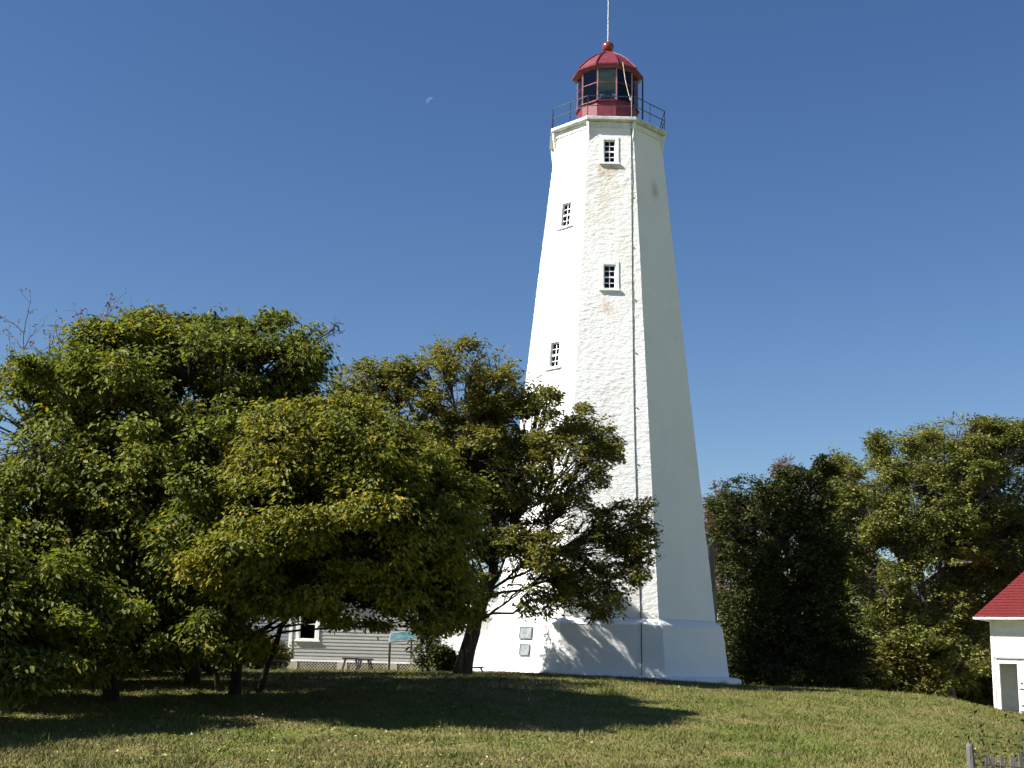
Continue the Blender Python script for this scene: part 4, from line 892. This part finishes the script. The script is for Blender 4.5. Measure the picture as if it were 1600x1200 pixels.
# information panel
iy = 42.0; ia = at(609.5, 1005, iy); ib = at(643.5, 1000, iy); izb = g1((ia.x+ib.x)/2, iy)
info = thing('information_panel', 'slanted blue green information panel on thin metal posts left of the oak', 'sign', (ia.x, iy, izb))
PST = mat('aluminium_post', (.42, .42, .40), rough=.45, metal=.4, var=.1)
MB().box(-.035, .035, -.035, .035, -.1, ia.z-izb).build('post', IRON, info)
wq = ib.x-ia.x
MB().box(wq-.03, wq+.03, -.03, .03, -.1, ib.z-izb).build('post', PST, info)
Mx = Matrix.Translation((wq/2+.05, 0, ib.z-izb+.10)) @ Matrix.Rotation(math.radians(38), 4, 'X') @ Matrix.Rotation(math.radians(-8), 4, 'Y')
pn = MB().box(-.44, .44, -.24, .24, -.02, .02, Mx).build('panel', mat('panel_frame_metal', (.30, .30, .33), rough=.4, metal=.4), info)
MB().box(-.40, .40, -.21, .21, .0205, .0255, Mx).build('printed_sheet', mat('teal_print', (.02, .075, .08), rough=.3, spec=.4, col2=(.10, .17, .17), scale=5), pn)
# weathered picket fence at the bottom right
PK = mat('weathered_grey_picket', (.21, .20, .19), rough=.95, spec=.1, col2=(.11, .10, .095), scale=8, stretch=(2, 2, .3), bump=.5, bscale=20)
fy = 12.0
fn = thing('picket_fence', 'weathered grey wooden snow fence at the bottom right corner', 'fence', (at(1517, 1190, fy).x, fy, 0))
fx = fn.location.x; rgp = np.random.default_rng(3)
ptop = at(1519, 1162, fy).z
MB().tube([(0, 0, g1(fx, fy)-.1), (.005, 0, ptop*.6), (-.005, 0, ptop-.02), (0, 0, ptop)], [.038, .036, .033, .024], 9).build('post', PK, fn)
xp = .135; i = 0
while xp < 3.4:
    wv = .036+rgp.uniform(-.003, .004); tp = ptop-.095+rgp.uniform(-.03, .02); ln_ = rgp.uniform(-.02, .02); yy = rgp.uniform(-.01, .01)
    g0 = g1(fx+xp, fy)-.03
    MB().add([(xp-wv/2, yy-.006, g0), (xp+wv/2, yy-.006, g0), (xp+wv/2, yy+.006, g0), (xp-wv/2, yy+.006, g0), (xp-wv/2+ln_, yy-.006, tp), (xp+wv/2+ln_, yy-.006, tp-.004), (xp+wv/2+ln_, yy+.006, tp-.004), (xp-wv/2+ln_, yy+.006, tp)],
             [(0, 1, 5, 4), (1, 2, 6, 5), (2, 3, 7, 6), (3, 0, 4, 7), (4, 5, 6, 7), (3, 2, 1, 0)]).build('picket', PK, fn)
    xp += .083+rgp.uniform(-.01, .012); i += 1
for zz in (.22, .55, .80):
    MB().tube([(x, -.012+.006*((k_ % 2)*2-1), zz+.006*math.sin(x*9)) for k_, x in enumerate(np.arange(-.05, 3.4, .045))], .0035, 4).build('wire', IRON, fn)

# thin weed stems with few leaves behind the pickets
rngw = np.random.default_rng(9)
wd = thing('weed_clump', 'thin leafy weed stems rising behind the picket fence', 'weed', gp(1580, 13.2))
wb = np.array(wd.location); vs_, fs_, n_ = [], [], 0; LP, LD = [], []
for i in range(34):
    a = wb+np.array((rngw.uniform(-.45, .5), rngw.uniform(-.4, .4), 0)); a[2] = g1(a[0], a[1]); h = rngw.uniform(.7, 1.3)
    c = a+np.array((rngw.normal(0, .08), rngw.normal(0, .08), h*.6)); e_ = a+np.array((rngw.normal(0, .22), rngw.normal(0, .2), h))
    v, f = tubes_np(a[None], c[None], e_[None], .005, .002, 3, 4); vs_.append(v); fs_.append(f+n_); n_ += len(v)
    for q in rngw.uniform(.35, 1, 12): LP.append((1-q)**2*a+2*q*(1-q)*c+q*q*e_); LD.append(rngw.normal(0, 1, 3)*np.array((1, 1, .4)))
st = link('stems', np_mesh('stems', np.concatenate(vs_)-wb, np.concatenate(fs_)), BARK_G, wd); st['kind'] = 'stuff'
LP = np.array(LP); LD = np.array(LD); v, f, r = leaves_np(LP, LD, np.array((0, 0, 1.))+rngw.normal(0, .4, LP.shape), rngw.uniform(.05, .10, len(LP)), rngw.uniform(.022, .04, len(LP)), .15, rngw.random(len(LP))*.9, False)
lf = link('leaves', np_mesh('leaves', v-wb, f, False, {'rnd': r}), LF_E, wd); lf['kind'] = 'stuff'

# ------------------------------------------------------------------ grass blades and fallen leaves
rg = np.random.default_rng(5); NB = 420000
yy = 15.5+30*rg.random(NB)**1.15; hw = yy*(820/FPX)
xx = rg.uniform(-1, 1, NB)*(hw+.6)
far = rg.random(NB) < 1
inside = ((xx-TX)**2+(yy-TY)**2 < 4.95**2); xx = xx[~inside]; yy = yy[~inside]; NB = len(xx)
cl_ = vnoise(np.stack([xx*1.6, yy*1.6, 0*xx], 1), 17); tuft = smooth((vnoise(np.stack([xx*2.3, yy*2.3, 0*xx], 1), 27)-.72)*6); hgt = (.022+.045*rg.random(NB)**1.5)*(.55+1.1*cl_)*(1+1.1*tuft)
ang = rg.uniform(0, 2*math.pi, NB); ww = .006+.006*rg.random(NB); zz = gz(xx, yy)-.004
bx = np.stack([xx, yy, zz], 1); sd = np.stack([np.cos(ang), np.sin(ang), 0*ang], 1)*ww[:, None]; lean = np.stack([rg.normal(0, .6, NB), rg.normal(0, .6, NB), 0*ang], 1)*hgt[:, None]
V = np.stack([bx-sd, bx+sd, bx+lean+np.stack([0*xx, 0*xx, hgt], 1)], 1).reshape(-1, 3); Fg = np.arange(3*NB).reshape(-1, 3)
gr = link('grass', np_mesh('grass', V, Fg, False, {'rnd': np.repeat(rg.random(NB)*.75, 3)}), GRASS)
tag(gr, 'short uneven green and straw coloured lawn grass', 'grass', None, 'stuff')
NL = 3000
yy = 15.5+24*rg.random(NL)**1.3; xx = np.where(rg.random(NL) < .85, rg.uniform(-1, .15, NL), rg.uniform(-1, 1, NL))*yy*(820/FPX)
P = np.stack([xx, yy, gz(xx, yy)+.03], 1); D = rg.normal(0, 1, (NL, 3))*np.array((1, 1, .25)); Nn = np.array((0, 0, 1.))+rg.normal(0, .45, (NL, 3))
v, f, r = leaves_np(P, D, Nn, rg.uniform(.04, .085, NL), rg.uniform(.025, .05, NL), .2, rg.random(NL), False)
fl = link('fallen_leaves', np_mesh('fallen_leaves', v, f, False, {'rnd': r}), mat_leaf('dry_fallen_leaf', [(.16, .10, .05), (.24, .17, .08), (.34, .27, .13), (.42, .35, .20)], (.5, .42, .2), .9, .1))
tag(fl, 'dry fallen leaves scattered over the lawn under the left trees', 'fallen leaves', None, 'stuff')

# ------------------------------------------------------------------ moon: the sunlit half of a distant ball, pale through the air
MR = 8.0; MD = 2500.0
mdir = ray(672.5, 158.5).normalized(); mc = Vector((0, 0, EYE))+mdir*MD
sdir = (SUN_DIR - mdir*SUN_DIR.dot(mdir)).normalized()*.96+mdir*(.22)     # direction of the sun as seen from the moon
sdir.normalize(); uu = sdir.orthogonal().normalized(); vv = sdir.cross(uu)
mb = MB(); nr = 12; ns = 40
for i in range(nr+1):
    th = math.pi/2*i/nr
    for j in range(ns):
        a = 2*math.pi*j/ns; mb.v.append(tuple((sdir*math.cos(th)+(uu*math.cos(a)+vv*math.sin(a))*math.sin(th))*MR))
for i in range(nr):
    for j in range(ns): mb.f.append((i*ns+j, i*ns+(j+1) % ns, (i+1)*ns+(j+1) % ns, (i+1)*ns+j))
MM = bpy.data.materials.new('pale_day_moon'); MM.use_nodes = True; t = MM.node_tree; t.nodes.clear()
mo = t.nodes.new('ShaderNodeOutputMaterial'); em = t.nodes.new('ShaderNodeEmission'); tr = t.nodes.new('ShaderNodeBsdfTransparent'); ad = t.nodes.new('ShaderNodeAddShader')
ge = t.nodes.new('ShaderNodeNewGeometry'); ms = t.nodes.new('ShaderNodeMixShader'); tc = t.nodes.new('ShaderNodeTexCoord'); no = t.nodes.new('ShaderNodeTexNoise'); no.inputs['Scale'].default_value = .28
cr = t.nodes.new('ShaderNodeValToRGB'); cr.color_ramp.elements[0].position = .35; cr.color_ramp.elements[0].color = (.03, .03, .033, 1); cr.color_ramp.elements[1].position = .65; cr.color_ramp.elements[1].color = (.055, .053, .052, 1)
t.links.new(tc.outputs['Object'], no.inputs[0]); t.links.new(no.outputs[0], cr.inputs[0]); t.links.new(cr.outputs[0], em.inputs[0]); em.inputs[1].default_value = 1.0
t.links.new(em.outputs[0], ad.inputs[0]); t.links.new(tr.outputs[0], ad.inputs[1])
tr2 = t.nodes.new('ShaderNodeBsdfTransparent')
t.links.new(ge.outputs['Backfacing'], ms.inputs[0]); t.links.new(ad.outputs[0], ms.inputs[1]); t.links.new(tr2.outputs[0], ms.inputs[2]); t.links.new(ms.outputs[0], mo.inputs[0])
moon = mb.build('moon', MM, None, sm=True); moon.location = mc
tag(moon, 'faint pale half moon in the blue sky left of the tower', 'moon')
